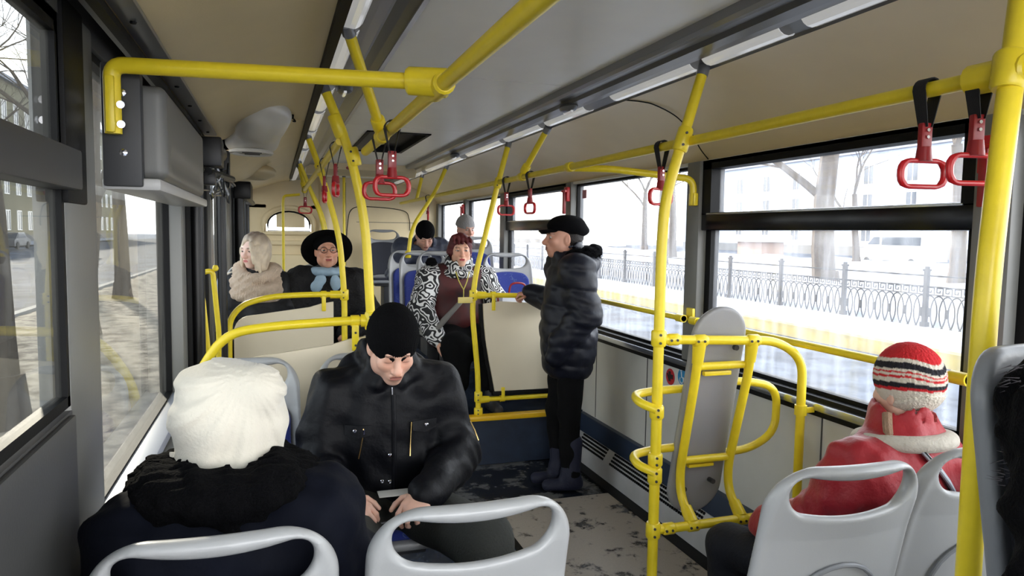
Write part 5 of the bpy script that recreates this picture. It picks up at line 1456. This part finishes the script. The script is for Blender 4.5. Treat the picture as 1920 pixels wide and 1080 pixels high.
for sgn in (-1, 1):
    x0, x1 = sgn * .075, sgn * .17
    fl_ = on_jacket([(x0 + (x1 - x0) * k / 4, .885) for k in range(5)], .003); fl2 = on_jacket([(x0 + (x1 - x0) * k / 4, .852 - .012 * (1 - abs(k - 2) / 2)) for k in range(5)], .007)
    mb = MB(); V = fl_ + fl2 + [(a, b + .006, c) for a, b, c in fl_] + [(a, b + .006, c) for a, b, c in fl2]
    Fq = [(k, k + 1, 5 + k + 1, 5 + k) for k in range(4)] + [(10 + k, 15 + k, 16 + k, 11 + k) for k in range(4)] + [(k, 10 + k, 11 + k, k + 1) for k in range(4)] + [(5 + k, 6 + k, 16 + k, 15 + k) for k in range(4)] + [(0, 5, 15, 10), (4, 14, 19, 9)]
    mk('pocket_flap', mb.add(V, Fq), NYL, t, world=False)
for x, z in ((-.135, .866), (.13, .866), (-.012, .775), (-.012, .675), (-.04, .678)):
    p = on_jacket([(x, z)], .006)[0]
    mk('snap_button', MB().lathe([(0, -.003), (.005, -.0025), (.0075, 0), (.006, .003)], 12, Matrix.Translation(p) @ Matrix.Rotation(R(90), 4, 'X') @ Matrix.Rotation(R(180), 4, 'X')), CHROME, t, world=False)
p = (.315, -.105, .83)
mk('sleeve_zip', MB().tube([(.300, -.128, .865), (.318, -.128, .83), (.332, -.135, .79)], .003, 6), BRASS, t, world=False)
kt = thing('slip_of_paper', 'small white slip of paper lying across the lap of the man in the black beanie', 'paper', (.395, 2.36, .68))
mk('sheet', MB().box((.33, 2.40, .672), (.44, 2.46, .676), .0015), WHITEP, kt)
kt = mk('key', MB().tube([(.315, 2.250, .645), (.365, 2.250, .650)], .006, 8), METB, loc=(.34, 2.25, .645)); tag(kt, 'small black object pinched between the bowed man\'s fingertips', 'small object')

# ---- 2. person in the white knitted hat, from behind
t = thing('person', 'person in a bulky white knitted hat and dark coat seen from behind', 'person', (-.10, 1.50, 0), PI)
P = upd(SEATED, chest=(0, -.06, .86), neck=(0, -.12, 1.03), head=(.0, -.20, 1.145), sh=((.165, -.06, .955), (-.175, -.06, .955)), el=((.19, -.16, .72), (-.27, -.16, .72)), wr=((.10, -.38, .66), (-.14, -.40, .66)),
        knee=((.12, -.50, .57), (-.14, -.50, .57)), ankle=((.12, -.46, .09), (-.14, -.46, .09)))
M = mf(P, 12, 0, 0, 1.0)
bodymesh('body', P, M, t, headcolor(M, (224, 180, 160), (180, 110, 100), (70, 50, 40)), female=True, head_fine=.006)
def ex(F):
    F.cone((-.14, .0, .95), (.14, .0, .95), .06, .06, .05)
jacketmesh('coat', P, t, DNAVY, t=.042, w=.95, fine=.009, noise=(.010, 20), collar=0, collar_r=.10, extra=ex, seed=5, skirt=.6)
mkc = Field(axis(-.26, .26, .007), axis(-.32, .14, .007), axis(.93, 1.16, .007))
for k in range(14):
    a = 2 * PI * k / 14; mkc.ell((.125 * math.cos(a), -.105 + .120 * math.sin(a), 1.048 + .006 * math.sin(3 * a)), (.075, .065, .042), .04)
mkc.noise(.007, 55, 3); mkc.noise(.004, 160, 4); fmesh('fur_collar', mkc, FUR, t)
trousers('trousers', P, t, BLKT); shoes(P, t, SHOEB)
F = Field(axis(-.18, .18, .0035), axis(-.37, .0, .0035), axis(1.01, 1.34, .0035))
c = (0, -.185, 1.165)
F.ell(c, (.123, .124, .110), 0)
F.ell((0, -.17, 1.078), (.114, .114, .04), .04)
F.ell((-.062, -.125, 1.232), (.056, .056, .050), .028)      # twisted knot lobes at the crown
F.ell((.020, -.175, 1.240), (.070, .075, .034), .08)
X, Y, Z = F.x[:, None, None], F.y[None, :, None], F.z[None, None, :]
dx, dy, dz = X - (-.04), Y - (-.12), Z - 1.25
ph = np.arctan2(dx, dz - .03) ; rad = np.sqrt(dx ** 2 + dz ** 2)
F.D += (.0042 * np.sin(13 * ph + 9 * rad) * np.clip((rad - .05) / .05, 0, 1)).astype(np.float32)
F.D += (.0010 * np.sin(39 * ph + 30 * rad)).astype(np.float32)
F.noise(.003, 30, 8)
F.D = np.maximum(F.D, (1.058 + .010 * np.sin(9 * X * 10) - Z) * 1.0).astype(np.float32)
fmesh('knitted_hat', F, KNITW, t)
mk('hat_tie', MB().tube(spline([(.11, -.16, 1.10), (.115, -.15, 1.06), (.10, -.14, 1.03)]), .010, 8), KNITW, t, world=False)
mk('hat_tie', MB().tube(spline([(.04, -.08, 1.09), (.05, -.06, 1.05), (.045, -.05, 1.02)]), .011, 8), KNITW, t, world=False)

# ---- 3. standing man
t = thing('person', 'man in black flat cap and long navy down coat standing, holding the rail', 'person', (1.73, 4.08, 0.0), R(-97))
P = upd(STAND, wr=((.19, -.10, .93), (-.47, -.13, 1.175)), el=((.24, .04, 1.11), (-.36, .03, 1.12)), neck=(0, -.01, 1.41), head=(0, -.055, 1.555),
        knee=((.09, -.01, .48), (-.06, -.05, .48)), ankle=((.09, .01, .09), (-.05, -.03, .09)))
M = mf(P, -2, 4, 0, .98)
bodymesh('body', P, M, t, headcolor(M, (196, 144, 122), (150, 92, 84), (52, 42, 38), stubble=.15), hands=(None, ((-.35, -.9, -.05), (0, .1, -1), (50, 60, 40))), head_fine=.0045, hand_fine=.005)
def ex(F):
    F.ell((0, .10, 1.40), (.15, .085, .10), .05)
    F.cone((.19, -.10, .93), (.17, -.13, .84), .062, .06, .04)
jacketmesh('down_coat', P, t, NYLN, t=.042, w=1.0, fine=.009, noise=(.0035, 20), quilt=.115, coat_z=.70, collar=.085, collar_r=.09, extra=ex, seed=9, sleeves=(.062, .056, .05))
F = Field(axis(-.22, .22, .007), axis(-.14, .24, .007), axis(1.34, 1.56, .007))
for k in range(17):
    a = PI * (-.12 + 1.24 * k / 16); F.ell((.125 * math.cos(a), .03 + .125 * math.sin(a), 1.46 + .02 * math.sin(a)), (.042, .042, .036), .02)
F.noise(.005, 90, 3); fmesh('fur_trim', F, FUR, t)
strands('fur_hairs', lambda rn: (lambda a: (Vector((.15 * math.cos(a), .03 + .15 * math.sin(a), 1.47 + rn.uniform(-.03, .03))), Vector((math.cos(a), math.sin(a), rn.uniform(-.6, .9)))))(PI * rn.uniform(-.1, 1.1)), 500, .04, .0016, FUR, t)
F = Field(axis(-.13, .13, .004), axis(-.22, .12, .004), axis(1.50, 1.74, .004))
F.ell((0, -.030, 1.632), (.093, .118, .055), 0); F.ell((0, -.02, 1.652), (.086, .10, .045), .03)
F.ell((0, .02, 1.605), (.092, .098, .045), .03)
F.cone((-.045, -.170, 1.590), (.045, -.170, 1.590), .010, .010, .02); F.ell((0, -.140, 1.598), (.072, .062, .011), .012)
F.ell((0, -.03, 1.545), (.078, .10, .045), .0, 's')
fmesh('flat_cap', F, WOOLB, t)
hs_ = Field(axis(-.12, .12, .005), axis(-.12, .12, .005), axis(1.46, 1.64, .005)); hs_.ell((0, .0, 1.575), (.081, .082, .075), 0); hs_.ell((0, -.10, 1.56), (.09, .085, .12), .02, 's'); hs_.noise(.003, 120, 2)
fmesh('hair', hs_, mat('dark_hair', (34, 28, 26), .7, bump=.6, bscale=200), t)
trousers('trousers', P, t, BLKT, t=.012, noise=(.005, 30)); shoes(P, t, mat('navy_boot', (18, 22, 44), .7, bump=.3, bscale=90), boot=.26)

# ---- 4. woman in maroon vest with patterned sleeves
def pattern_mat():
    mt = mat('black_white_maze_print', (20, 20, 22), .7); N, L = nodes(mt); p = N['Principled BSDF']
    tc = N.new('ShaderNodeTexCoord'); n = N.new('ShaderNodeTexNoise'); n.inputs['Scale'].default_value = 10; n.inputs['Detail'].default_value = 1
    L.new(tc.outputs['Object'], n.inputs['Vector'])
    m_ = N.new('ShaderNodeMath'); m_.operation = 'MULTIPLY'; m_.inputs[1].default_value = 62; L.new(n.outputs['Fac'], m_.inputs[0])
    s_ = N.new('ShaderNodeMath'); s_.operation = 'SINE'; L.new(m_.outputs[0], s_.inputs[0])
    r = N.new('ShaderNodeValToRGB'); r.color_ramp.interpolation = 'CONSTANT'; e = r.color_ramp.elements
    e[0].position = 0; e[0].color = (.012, .012, .014, 1); e[1].position = .25; e[1].color = (.72, .72, .72, 1)
    L.new(s_.outputs[0], r.inputs['Fac']); L.new(r.outputs['Color'], p.inputs['Base Color']); return mt
MAZE = pattern_mat()
def maroon_mat():
    mt = mat('maroon_red_panels', (96, 22, 26), .6); N, L = nodes(mt); p = N['Principled BSDF']
    tc = N.new('ShaderNodeTexCoord'); n = N.new('ShaderNodeTexNoise'); n.inputs['Scale'].default_value = 5; L.new(tc.outputs['Object'], n.inputs['Vector'])
    r = N.new('ShaderNodeValToRGB'); e = r.color_ramp.elements
    e[0].position = .42; e[0].color = (*lin((26, 14, 17)), 1); e[1].position = .6; e[1].color = (*lin((78, 20, 22)), 1)
    L.new(n.outputs['Fac'], r.inputs['Fac']); L.new(r.outputs['Color'], p.inputs['Base Color']); return mt
t = thing('person', 'woman with red hair, maroon vest and black and white patterned sleeves, seated', 'person', (1.33, 5.38, .26))
P = upd(SEATED, head=(.02, -.06, 1.185), neck=(.01, -.02, 1.04), sh=((.20, 0, .97), (-.20, 0, .97)), el=((.33, -.10, .74), (-.30, -.10, .74)), wr=((.40, -.36, .72), (-.22, -.36, .55)),
        knee=((.12, -.45, .50), (-.10, -.45, .50)), ankle=((.13, -.57, .15), (-.12, -.55, .15)))
M = mf(P, 0, -8, 0, 1.0)
bodymesh('body', P, M, t, headcolor(M, (226, 176, 150), (170, 60, 66), (80, 50, 40)), hands=(None, ((.1, -.25, -.95), (.6, -.2, 0), (20, 25, 15))), female=True, head_fine=.0045, hand_fine=.005)
P2 = dict(P)
jacketmesh('patterned_jacket', P, t, MAZE, t=.040, w=1.0, fine=.010, collar=.05, collar_r=.10, sleeves=(.066, .06, .046), seed=3)
F = Field(axis(-.34, .34, .009), axis(-.32, .3, .009), axis(.42, 1.10, .009))
torso(F, P, .052, 1.10); F.ell((0, -.09, .70), (.20, .15, .19), .08)
for s_ in (-1, 1): F.ell((s_ * .295, 0, .93), (.055, .14, .16), .02, 's')
F.ell((0, -.12, 1.09), (.085, .12, .12), .02, 's'); F.noise(.006, 24, 4)
fmesh('vest', F, maroon_mat(), t)
F = Field(axis(-.16, .16, .007), axis(-.19, .12, .007), axis(.96, 1.10, .007))
for k in range(16):
    a = 2 * PI * k / 16; F.ell((.10 * math.cos(a), -.035 + .095 * math.sin(a), 1.035 - .025 * (math.sin(a) < -.3)), (.042, .038, .034), .02)
fmesh('neck_scarf', F, MAZE, t)
F = Field(axis(-.12, .16, .005), axis(-.18, .14, .005), axis(1.04, 1.34, .005))
F.ell((.02, -.035, 1.225), (.090, .105, .098), 0); F.ell((.02, -.015, 1.16), (.093, .085, .08), .04)
F.ell((.012, -.155, 1.160), (.072, .105, .088), .012, 's')
for k in range(5): F.cone((-.045 + .03 * k, -.10, 1.285), (-.055 + .034 * k, -.152, 1.245 - .006 * (k % 2)), .014, .009, .012)
F.noise(.003, 90, 5)
fmesh('hair', F, mat('dark_red_hair', (88, 18, 22), .5, bump=.7, bscale=160), t)
F = Field(axis(-.34, .34, .010), axis(-.85, .2, .010), axis(.10, .75, .010))
for i in range(2):
    F.cone(P['hip'][i], P['knee'][i], .13, .11, .08); F.cone(P['knee'][i], V3(*P['ankle'][i]) + (0, .02, .12), .095, .085, .05)
F.noise(.006, 22, 6); fmesh('skirt', F, BLKT, t)
shoes(P, t, mat('grey_black_shoe', (46, 44, 46), .6, var=.5, vscale=40))
mk('lanyard', MB().tube(spline([(-.045, -.17, 1.03), (-.03, -.215, .96), (.0, -.235, .90)]), .004, 6).tube(spline([(.06, -.17, 1.03), (.03, -.215, .96), (.0, -.235, .90)]), .004, 6).tube([(0, -.235, .90), (0, -.235, .83)], .004, 6), mat('yellow_cord', (190, 176, 80), .6), t, world=False)
mk('pompom', MB().lathe([(0, -.045), (.03, -.035), (.048, 0), (.03, .035), (0, .045)], 14, Matrix.Translation((-.20, -.02, 1.09))), WOOLB, t, world=False)
u_ = thing('folded_umbrella', 'grey folded umbrella held across the lap of the woman in the maroon vest', 'umbrella', (1.20, 5.0, .98))
mk('canopy_roll', MB().tube([(1.10, 5.02, .88), (1.15, 5.01, .95), (1.27, 5.0, 1.08), (1.29, 5.0, 1.10)], [.016, .022, .017, .008], 10), mat('grey_cloth', (110, 108, 104), .7), u_)
mk('handle', MB().tube([(1.07, 5.02, .845), (1.10, 5.02, .88)], .012, 10), WHITEP, u_)
b_ = thing('handbag', 'red and white patterned bag beside the woman in the maroon vest', 'bag', (1.72, 5.10, .9))
bp_ = mat('bag_print', (150, 40, 60), .5)
N, L = nodes(bp_); vn = N.new('ShaderNodeTexVoronoi'); vn.inputs['Scale'].default_value = 16; tc = N.new('ShaderNodeTexCoord'); L.new(tc.outputs['Object'], vn.inputs['Vector'])
rp = N.new('ShaderNodeValToRGB'); rp.color_ramp.interpolation = 'CONSTANT'; e = rp.color_ramp.elements; e[0].color = (*lin((170, 30, 50)), 1); e[1].position = .4; e[1].color = (*lin((220, 222, 230)), 1); x_ = e.new(.7); x_.color = (*lin((30, 36, 90)), 1)
L.new(vn.outputs['Color'], rp.inputs['Fac']); L.new(rp.outputs['Color'], N['Principled BSDF'].inputs['Base Color'])
mk('bag_body', MB().box((1.60, 5.05, .86), (1.86, 5.20, 1.12), .03), bp_, b_)
mk('bag_handle', MB().tube(spline([(1.66, 5.08, 1.10), (1.68, 5.07, 1.20), (1.78, 5.07, 1.20), (1.80, 5.08, 1.10)]), .008, 8), REDD, b_)

# ---- 5. blonde woman with the beige scarf
t = thing('person', 'blonde woman in a thick beige knitted scarf looking out of the left window', 'person', (-.125, 5.40, .20))
P = upd(SEATED, head=(-.01, -.05, 1.235), neck=(0, .0, 1.075), wr=((.12, -.32, .66), (-.12, -.32, .66)), sh=((.165, .02, .98), (-.155, .02, .98)), el=((.20, -.08, .72), (-.19, -.08, .72)))
M = mf(P, 4, -40, 0, .98)
bodymesh('body', P, M, t, headcolor(M, (238, 204, 190), (196, 108, 104), (120, 96, 84)), female=True, head_fine=.0042)
jacketmesh('jacket', P, t, mat('black_jacket', (18, 20, 26), .6, bump=.3, bscale=50), t=.035, fine=.011, noise=(.006, 26), collar=0, seed=4)
mk('jacket_patch', MB().tube(spline([(-.235, -.045, 1.035), (-.255, -.075, .95), (-.26, -.09, .86)]), .022, 10), mat('grey_blue_cloth', (130, 138, 156), .7), t, world=False)
F = Field(axis(-.15, .15, .005), axis(-.20, .13, .005), axis(1.0, 1.40, .005))
Rm = M[0]
def EM(c, r, k=.02, mode='u'): F.ell(c, r, k, mode, None, M)
EM((0, .020, .045), (.092, .108, .094), 0); EM((0, .045, -.03), (.088, .075, .09), .05)
EM((-.076, -.01, -.05), (.026, .050, .10), .03); EM((.070, .0, -.06), (.03, .05, .11), .03)
EM((.002, -.125, -.010), (.066, .082, .082), .010, 's'); EM((.01, -.13, .05), (.030, .075, .04), .02, 's')
for q0, q1 in (((.055, -.07, .03), (.070, -.075, -.13)), ((.068, -.045, .03), (.082, -.05, -.15)), ((.045, -.085, .06), (.062, -.088, -.08)), ((-.062, -.06, .02), (-.066, -.06, -.11))):
    F.coneM(q0, q1, .016, .010, M, .012)
EM((.02, -.0, .135), (.012, .06, .012), .02, 's')
X, Y, Z = F.x[:, None, None], F.y[None, :, None], F.z[None, None, :]
F.D += (.0018 * np.sin(110 * (X * .9 + Y * .5) + 5 * np.sin(Z * 18))).astype(np.float32)
def blonde(v):
    q = (v - M[1]) @ M[0]
    k = np.clip((q[:, 2] - .035) / .09 + .35 * np.sin(q[:, 0] * 160 + 6 * q[:, 2]) * .5, 0, 1)[:, None]
    return np.array(lin((216, 200, 176))) * (1 - k) + np.array(lin((138, 122, 110))) * k
fmesh('hair', F, mat('ash_blonde_hair', (190, 172, 154), .42, bump=.15, bscale=60, var=.2, vscale=22, attr=True), t, blonde)
F = Field(axis(-.24, .24, .006), axis(-.25, .18, .006), axis(.88, 1.24, .006))
for j, (zz, rx, ry, rr, ti) in enumerate(((1.02, .130, .122, .056, .34), (.955, .142, .13, .052, .24), (1.09, .118, .112, .044, .2))):
    for k in range(26):
        a = 2 * PI * k / 26; F.ell((rx * math.cos(a), -.03 + ry * math.sin(a), zz + ti * .18 * math.sin(a) + .012 * math.sin(2 * a + j)), (rr, rr, rr * .8), .02)
X, Y, Z = F.x[:, None, None], F.y[None, :, None], F.z[None, None, :]
F.D += (.003 * np.sin(120 * Z + 14 * np.arctan2(X, Y + .03)) + .0025 * np.sin(60 * np.arctan2(X, Y + .03))).astype(np.float32); F.noise(.004, 40, 2)
fmesh('scarf', F, mat('beige_knit', (206, 186, 166), .95, bump=.8, bscale=150, var=.12, vscale=30), t)
trousers('trousers', P, t, BLKT, fine=.013); shoes(P, t, SHOEB, fine=.01)

# ---- 6. lady in the wide black hat
t = thing('person', 'lady in wide black hat, glasses, pale blue scarf and black fur coat', 'person', (.36, 5.42, .20))
P = upd(SEATED, head=(-.0, -.05, 1.235), neck=(0, .0, 1.075), sh=((.19, .02, 1.0), (-.18, .02, 1.0)), el=((.30, -.05, .74), (-.26, -.05, .74)))
M = mf(P, -3, 3, 0, 1.0)
bodymesh('body', P, M, t, headcolor(M, (214, 158, 132), (160, 70, 68), (110, 80, 70)), female=True, head_fine=.0042)
jacketmesh('fur_coat', P, t, mat('black_fur_coat', (14, 13, 16), .7, bump=1.0, bscale=70, spec=.4), t=.055, w=1.05, fine=.010, noise=(.007, 30), collar=0, seed=8)
hatm = Matrix(M[0].tolist()).to_4x4(); hatm = Matrix.Translation((0, -.05, 1.235)) @ Matrix.Rotation(R(-52), 4, 'X') @ Matrix.Translation((0, .0, .045))
mk('hat_brim', MB().lathe([(.082, .0), (.12, -.012), (.15, -.030), (.178, -.030), (.184, -.026), (.178, -.020), (.15, -.018), (.12, .002), (.084, .016)], 36, hatm), WOOLB, t, world=False)
F = Field(axis(-.14, .14, .005), axis(-.18, .18, .005), axis(1.18, 1.45, .005)); F.ell((0, -.012, 1.285), (.098, .108, .10), 0); F.ell((0, -.15, 1.215), (.068, .10, .075), .01, 's'); F.noise(.003, 40, 2)
fmesh('hat_crown', F, WOOLB, t)
gl = MB()
for s_ in (-1, 1):
    gl.tube([M[0] @ V3(s_ * .033 + .024 * math.cos(a), -.108, .004 + .020 * math.sin(a)) + M[1] for a in [2 * PI * k / 18 for k in range(18)]], .0022, 6, closed=True)
    gl.tube([M[0] @ V3(s_ * .057, -.106, .008) + M[1], M[0] @ V3(s_ * .080, -.02, .006) + M[1]], .002, 6)
gl.tube([M[0] @ V3(-.010, -.108, .006) + M[1], M[0] @ V3(.010, -.108, .006) + M[1]], .002, 6)
mk('glasses', gl, mat('thin_dark_metal', (70, 52, 44), .3, metal=.8), t, world=False)
F = Field(axis(-.18, .18, .006), axis(-.22, .1, .006), axis(.85, 1.15, .006))
for k in range(14):
    a = 2 * PI * k / 14; F.ell((.085 * math.cos(a), -.02 + .085 * math.sin(a), 1.085), (.035, .032, .034), .02)
F.ell((-.055, -.165, 1.035), (.040, .018, .035), .02); F.ell((-.085, -.17, .985), (.045, .016, .045), .02, rot=rotm(0, 0, 25)); F.ell((.05, -.165, 1.01), (.04, .016, .06), .02)
F.noise(.003, 50, 3); fmesh('neck_scarf', F, mat('pale_blue_silk', (142, 166, 184), .5, var=.15, vscale=20), t)
trousers('trousers', P, t, BLKT, fine=.013); shoes(P, t, SHOEB, fine=.01)

# ---- 7. rear man in a black beanie leaning forward
t = thing('person', 'man in black beanie and grey-blue jacket leaning forward at the rear', 'person', (1.37, 7.12, .50))
P = upd(SEATED, chest=(0, -.12, .82), neck=(0, -.22, .97), head=(.0, -.32, 1.045), sh=((.19, -.16, .92), (-.19, -.16, .92)), el=((.27, -.25, .68), (-.27, -.25, .68)), wr=((.06, -.42, .62), (-.06, -.42, .62)))
M = mf(P, 32, 0, 0, 1.0)
bodymesh('body', P, M, t, headcolor(M, (206, 160, 140), (160, 100, 90), (60, 46, 40), open_eyes=False, stubble=.3), open_eyes=False, head_fine=.005)
jacketmesh('jacket', P, t, mat('grey_blue_nylon', (56, 62, 80), .5, bump=.4, bscale=40), t=.04, fine=.011, quilt=.12, noise=(.006, 22), collar=.03, collar_r=.1, seed=6)
beanie('knitted_hat', M, t, WOOLB, low=.02, fine=.006)
trousers('trousers', P, t, BLKT, fine=.014); shoes(P, t, SHOEB, fine=.01)
# ---- 8. grey beanie behind the woman
t = thing('person', 'person in a grey knitted beanie behind the woman with red hair', 'person', (1.81, 6.98, .38), R(14))
P = upd(SEATED, sh=((.16, .02, 1.0), (-.16, .02, 1.0)), el=((.19, -.05, .74), (-.19, -.05, .74)))
M = mf(P, 3, 0, 0, 1.0)
bodymesh('body', P, M, t, headcolor(M, (206, 158, 138), (160, 100, 90), (60, 46, 40)), head_fine=.006)
jacketmesh('jacket', P, t, mat('brown_jacket', (52, 40, 40), .7, bump=.4, bscale=50), t=.035, fine=.012, noise=(.006, 26), collar=.03, seed=7)
beanie('knitted_hat', M, t, mat('grey_knit', (140, 138, 138), .95, bump=.6, bscale=150), low=.03, fine=.006, r=(.094, .112, .112), ribs=50)
trousers('trousers', P, t, BLKT, fine=.014); shoes(P, t, SHOEB, fine=.01)

# ---- 9. red jacket and striped hat
t = thing('person', 'person in red jacket and red, white and black striped knitted hat', 'person', (1.785, 1.58, .0), PI)
REDJ = mat('red_jacket', (158, 14, 28), .55, bump=.4, bscale=40, sheen=.2)
P = upd(SEATED, chest=(.02, -.04, .84), neck=(.0, -.05, 1.0), head=(-.015, -.06, 1.125), sh=((.17, -.04, .89), (-.15, -.04, .89)), el=((.22, -.17, .70), (-.20, -.16, .68)), wr=((.20, -.38, .60), (-.12, -.40, .62)),
        knee=((.27, -.50, .49), (.02, -.50, .49)), ankle=((.26, -.48, .09), (.02, -.48, .09)))
M = mf(P, 6, 0, 0, .93)
bodymesh('body', P, M, t, headcolor(M, (222, 178, 156), (180, 110, 100), (70, 50, 40)), female=True, head_fine=.006)
jacketmesh('jacket', P, t, REDJ, t=.032, fine=.009, noise=(.008, 24), collar=.055, collar_r=.088, seed=12)
def hatcol(q):
    x, y, z = q[:, 0], q[:, 1], q[:, 2]
    ang = np.arctan2(x, y); zz = z + .022 * np.exp(-(ang / .45) ** 2) * np.clip((z + .01) / .06, 0, 1)
    cr = np.array(lin((214, 204, 188))); rd = np.array(lin((196, 30, 36))); bk = np.array(lin((28, 26, 32)))
    c = np.tile(cr, (len(q), 1))
    for lo, hi, cc in ((.012, .022, rd), (.022, .038, bk), (.052, .060, rd), (.068, .073, rd), (.080, .100, bk), (.112, .3, rd)):
        c[(zz > lo) & (zz <= hi)] = cc
    c[z < -.022 + .25 * y] = cr
    return c
KN2 = mat('striped_knit', (220, 210, 190), .95, bump=.7, bscale=150, attr=True)
beanie('knitted_hat', M, t, KN2, low=-.085, r=(.098, .112, .114), ribs=46, fine=.004, color=hatcol, cuff=.05)
F = Field(axis(-.2, .2, .007), axis(-.22, .12, .007), axis(.93, 1.06, .007))
for k in range(20):
    a = 2 * PI * k / 20; F.ell((.125 * math.cos(a), -.045 + .105 * math.sin(a), .985 + .012 * math.sin(a)), (.032, .030, .024), .02)
fmesh('grey_collar', F, mat('grey_cream_fleece', (190, 182, 168), .9, bump=.4, bscale=100), t)
jk = [c for c in t.children if c.name.startswith('jacket')][0]
def back_y(x, z):
    best = .0
    for vv in jk.data.vertices:
        c = vv.co
        if abs(c.x - x) < .012 and abs(c.z - z) < .012 and c.y > best: best = c.y
    return best
for j, (x0, x1) in enumerate(((.05, -.16), )):
    pts = []
    for k in range(12):
        x = x0 + (x1 - x0) * k / 11; z = .985 - .30 * k / 11; pts.append((x, back_y(x, z) + .004, z))
    mk('bag_strap', MB().tube(pts, .016, 10, sx=.45), mat('grey_strap', (168, 174, 180), .6), t, world=False)
    mk('strap_edge', MB().tube([(p[0] + .012, p[1] + .003, p[2] + .010) for p in pts], .005, 8), BLACK, t, world=False)
mk('hair_tuft', MB().tube(spline([(.085, -.03, 1.07), (.10, -.01, 1.03), (.095, .0, .99)]), [.014] * 17, 8), mat('brown_hair', (150, 120, 96), .7, bump=.6, bscale=200), t, world=False)
trousers('trousers', P, t, mat('dark_navy_trousers', (12, 14, 24), .8, bump=.3, bscale=90), t=.018); shoes(P, t, SHOEB)

# ---- 10. fur coated person at the right edge
t = thing('person', 'person in dark fur coat in the tall seat, cut by the right edge', 'person', (1.335, .70, .32))
P = upd(SEATED)
M = mf(P, 5, 0, 0, 1.0)
bodymesh('body', P, M, t, headcolor(M, (222, 178, 156), (180, 110, 100), (70, 50, 40)), female=True, head_fine=.006)
jacketmesh('fur_coat', P, t, FUR, t=.05, w=1.0, fine=.009, noise=(.008, 40), collar=.04, collar_r=.12, seed=14)
strands('fur_hairs', lambda rn: (lambda a, z: (Vector((-.25 + .02 * math.sin(z * 40), .0 + .09 * math.sin(a), z)), Vector((-.8, math.sin(a), rn.uniform(-.5, .8)))))(rn.uniform(-1.5, 1.5), rn.uniform(.85, 1.08)), 260, .022, .0012, mat('grey_fur', (70, 66, 70), .9), t)
beanie('knitted_hat', M, t, WOOLB, low=.02, fine=.006)
trousers('trousers', P, t, BLKT, fine=.014); shoes(P, t, SHOEB, fine=.01)

# ---- repeats carry a group phrase
GROUPS = {'bus_seat': 'grey shell bus seats', 'handgrip': 'red hand grips on the overhead rails', 'grab_pole': 'yellow poles and struts', 'handrail': 'long yellow handrails',
          'crossbar': 'yellow crossbars under the ceiling', 'bare_tree': 'bare winter trees outside', 'emergency_hammer': 'red emergency hammers on the pillars', 'seat_partition': 'cream seat partitions',
          'building': 'buildings across the street', 'car': 'parked cars on the left', 'person': 'passengers', 'cove_vent_hood': 'vent hoods on the left cove', 'ceiling_speaker': 'grey pods on the light strips',
          'door_mechanism': 'black door drives', 'wall_sticker': 'round stickers on the wall'}
for o in bpy.data.objects:
    if o.parent is None and 'category' in o:
        g = GROUPS.get(o.name.split('.')[0])
        if g: o['group'] = g
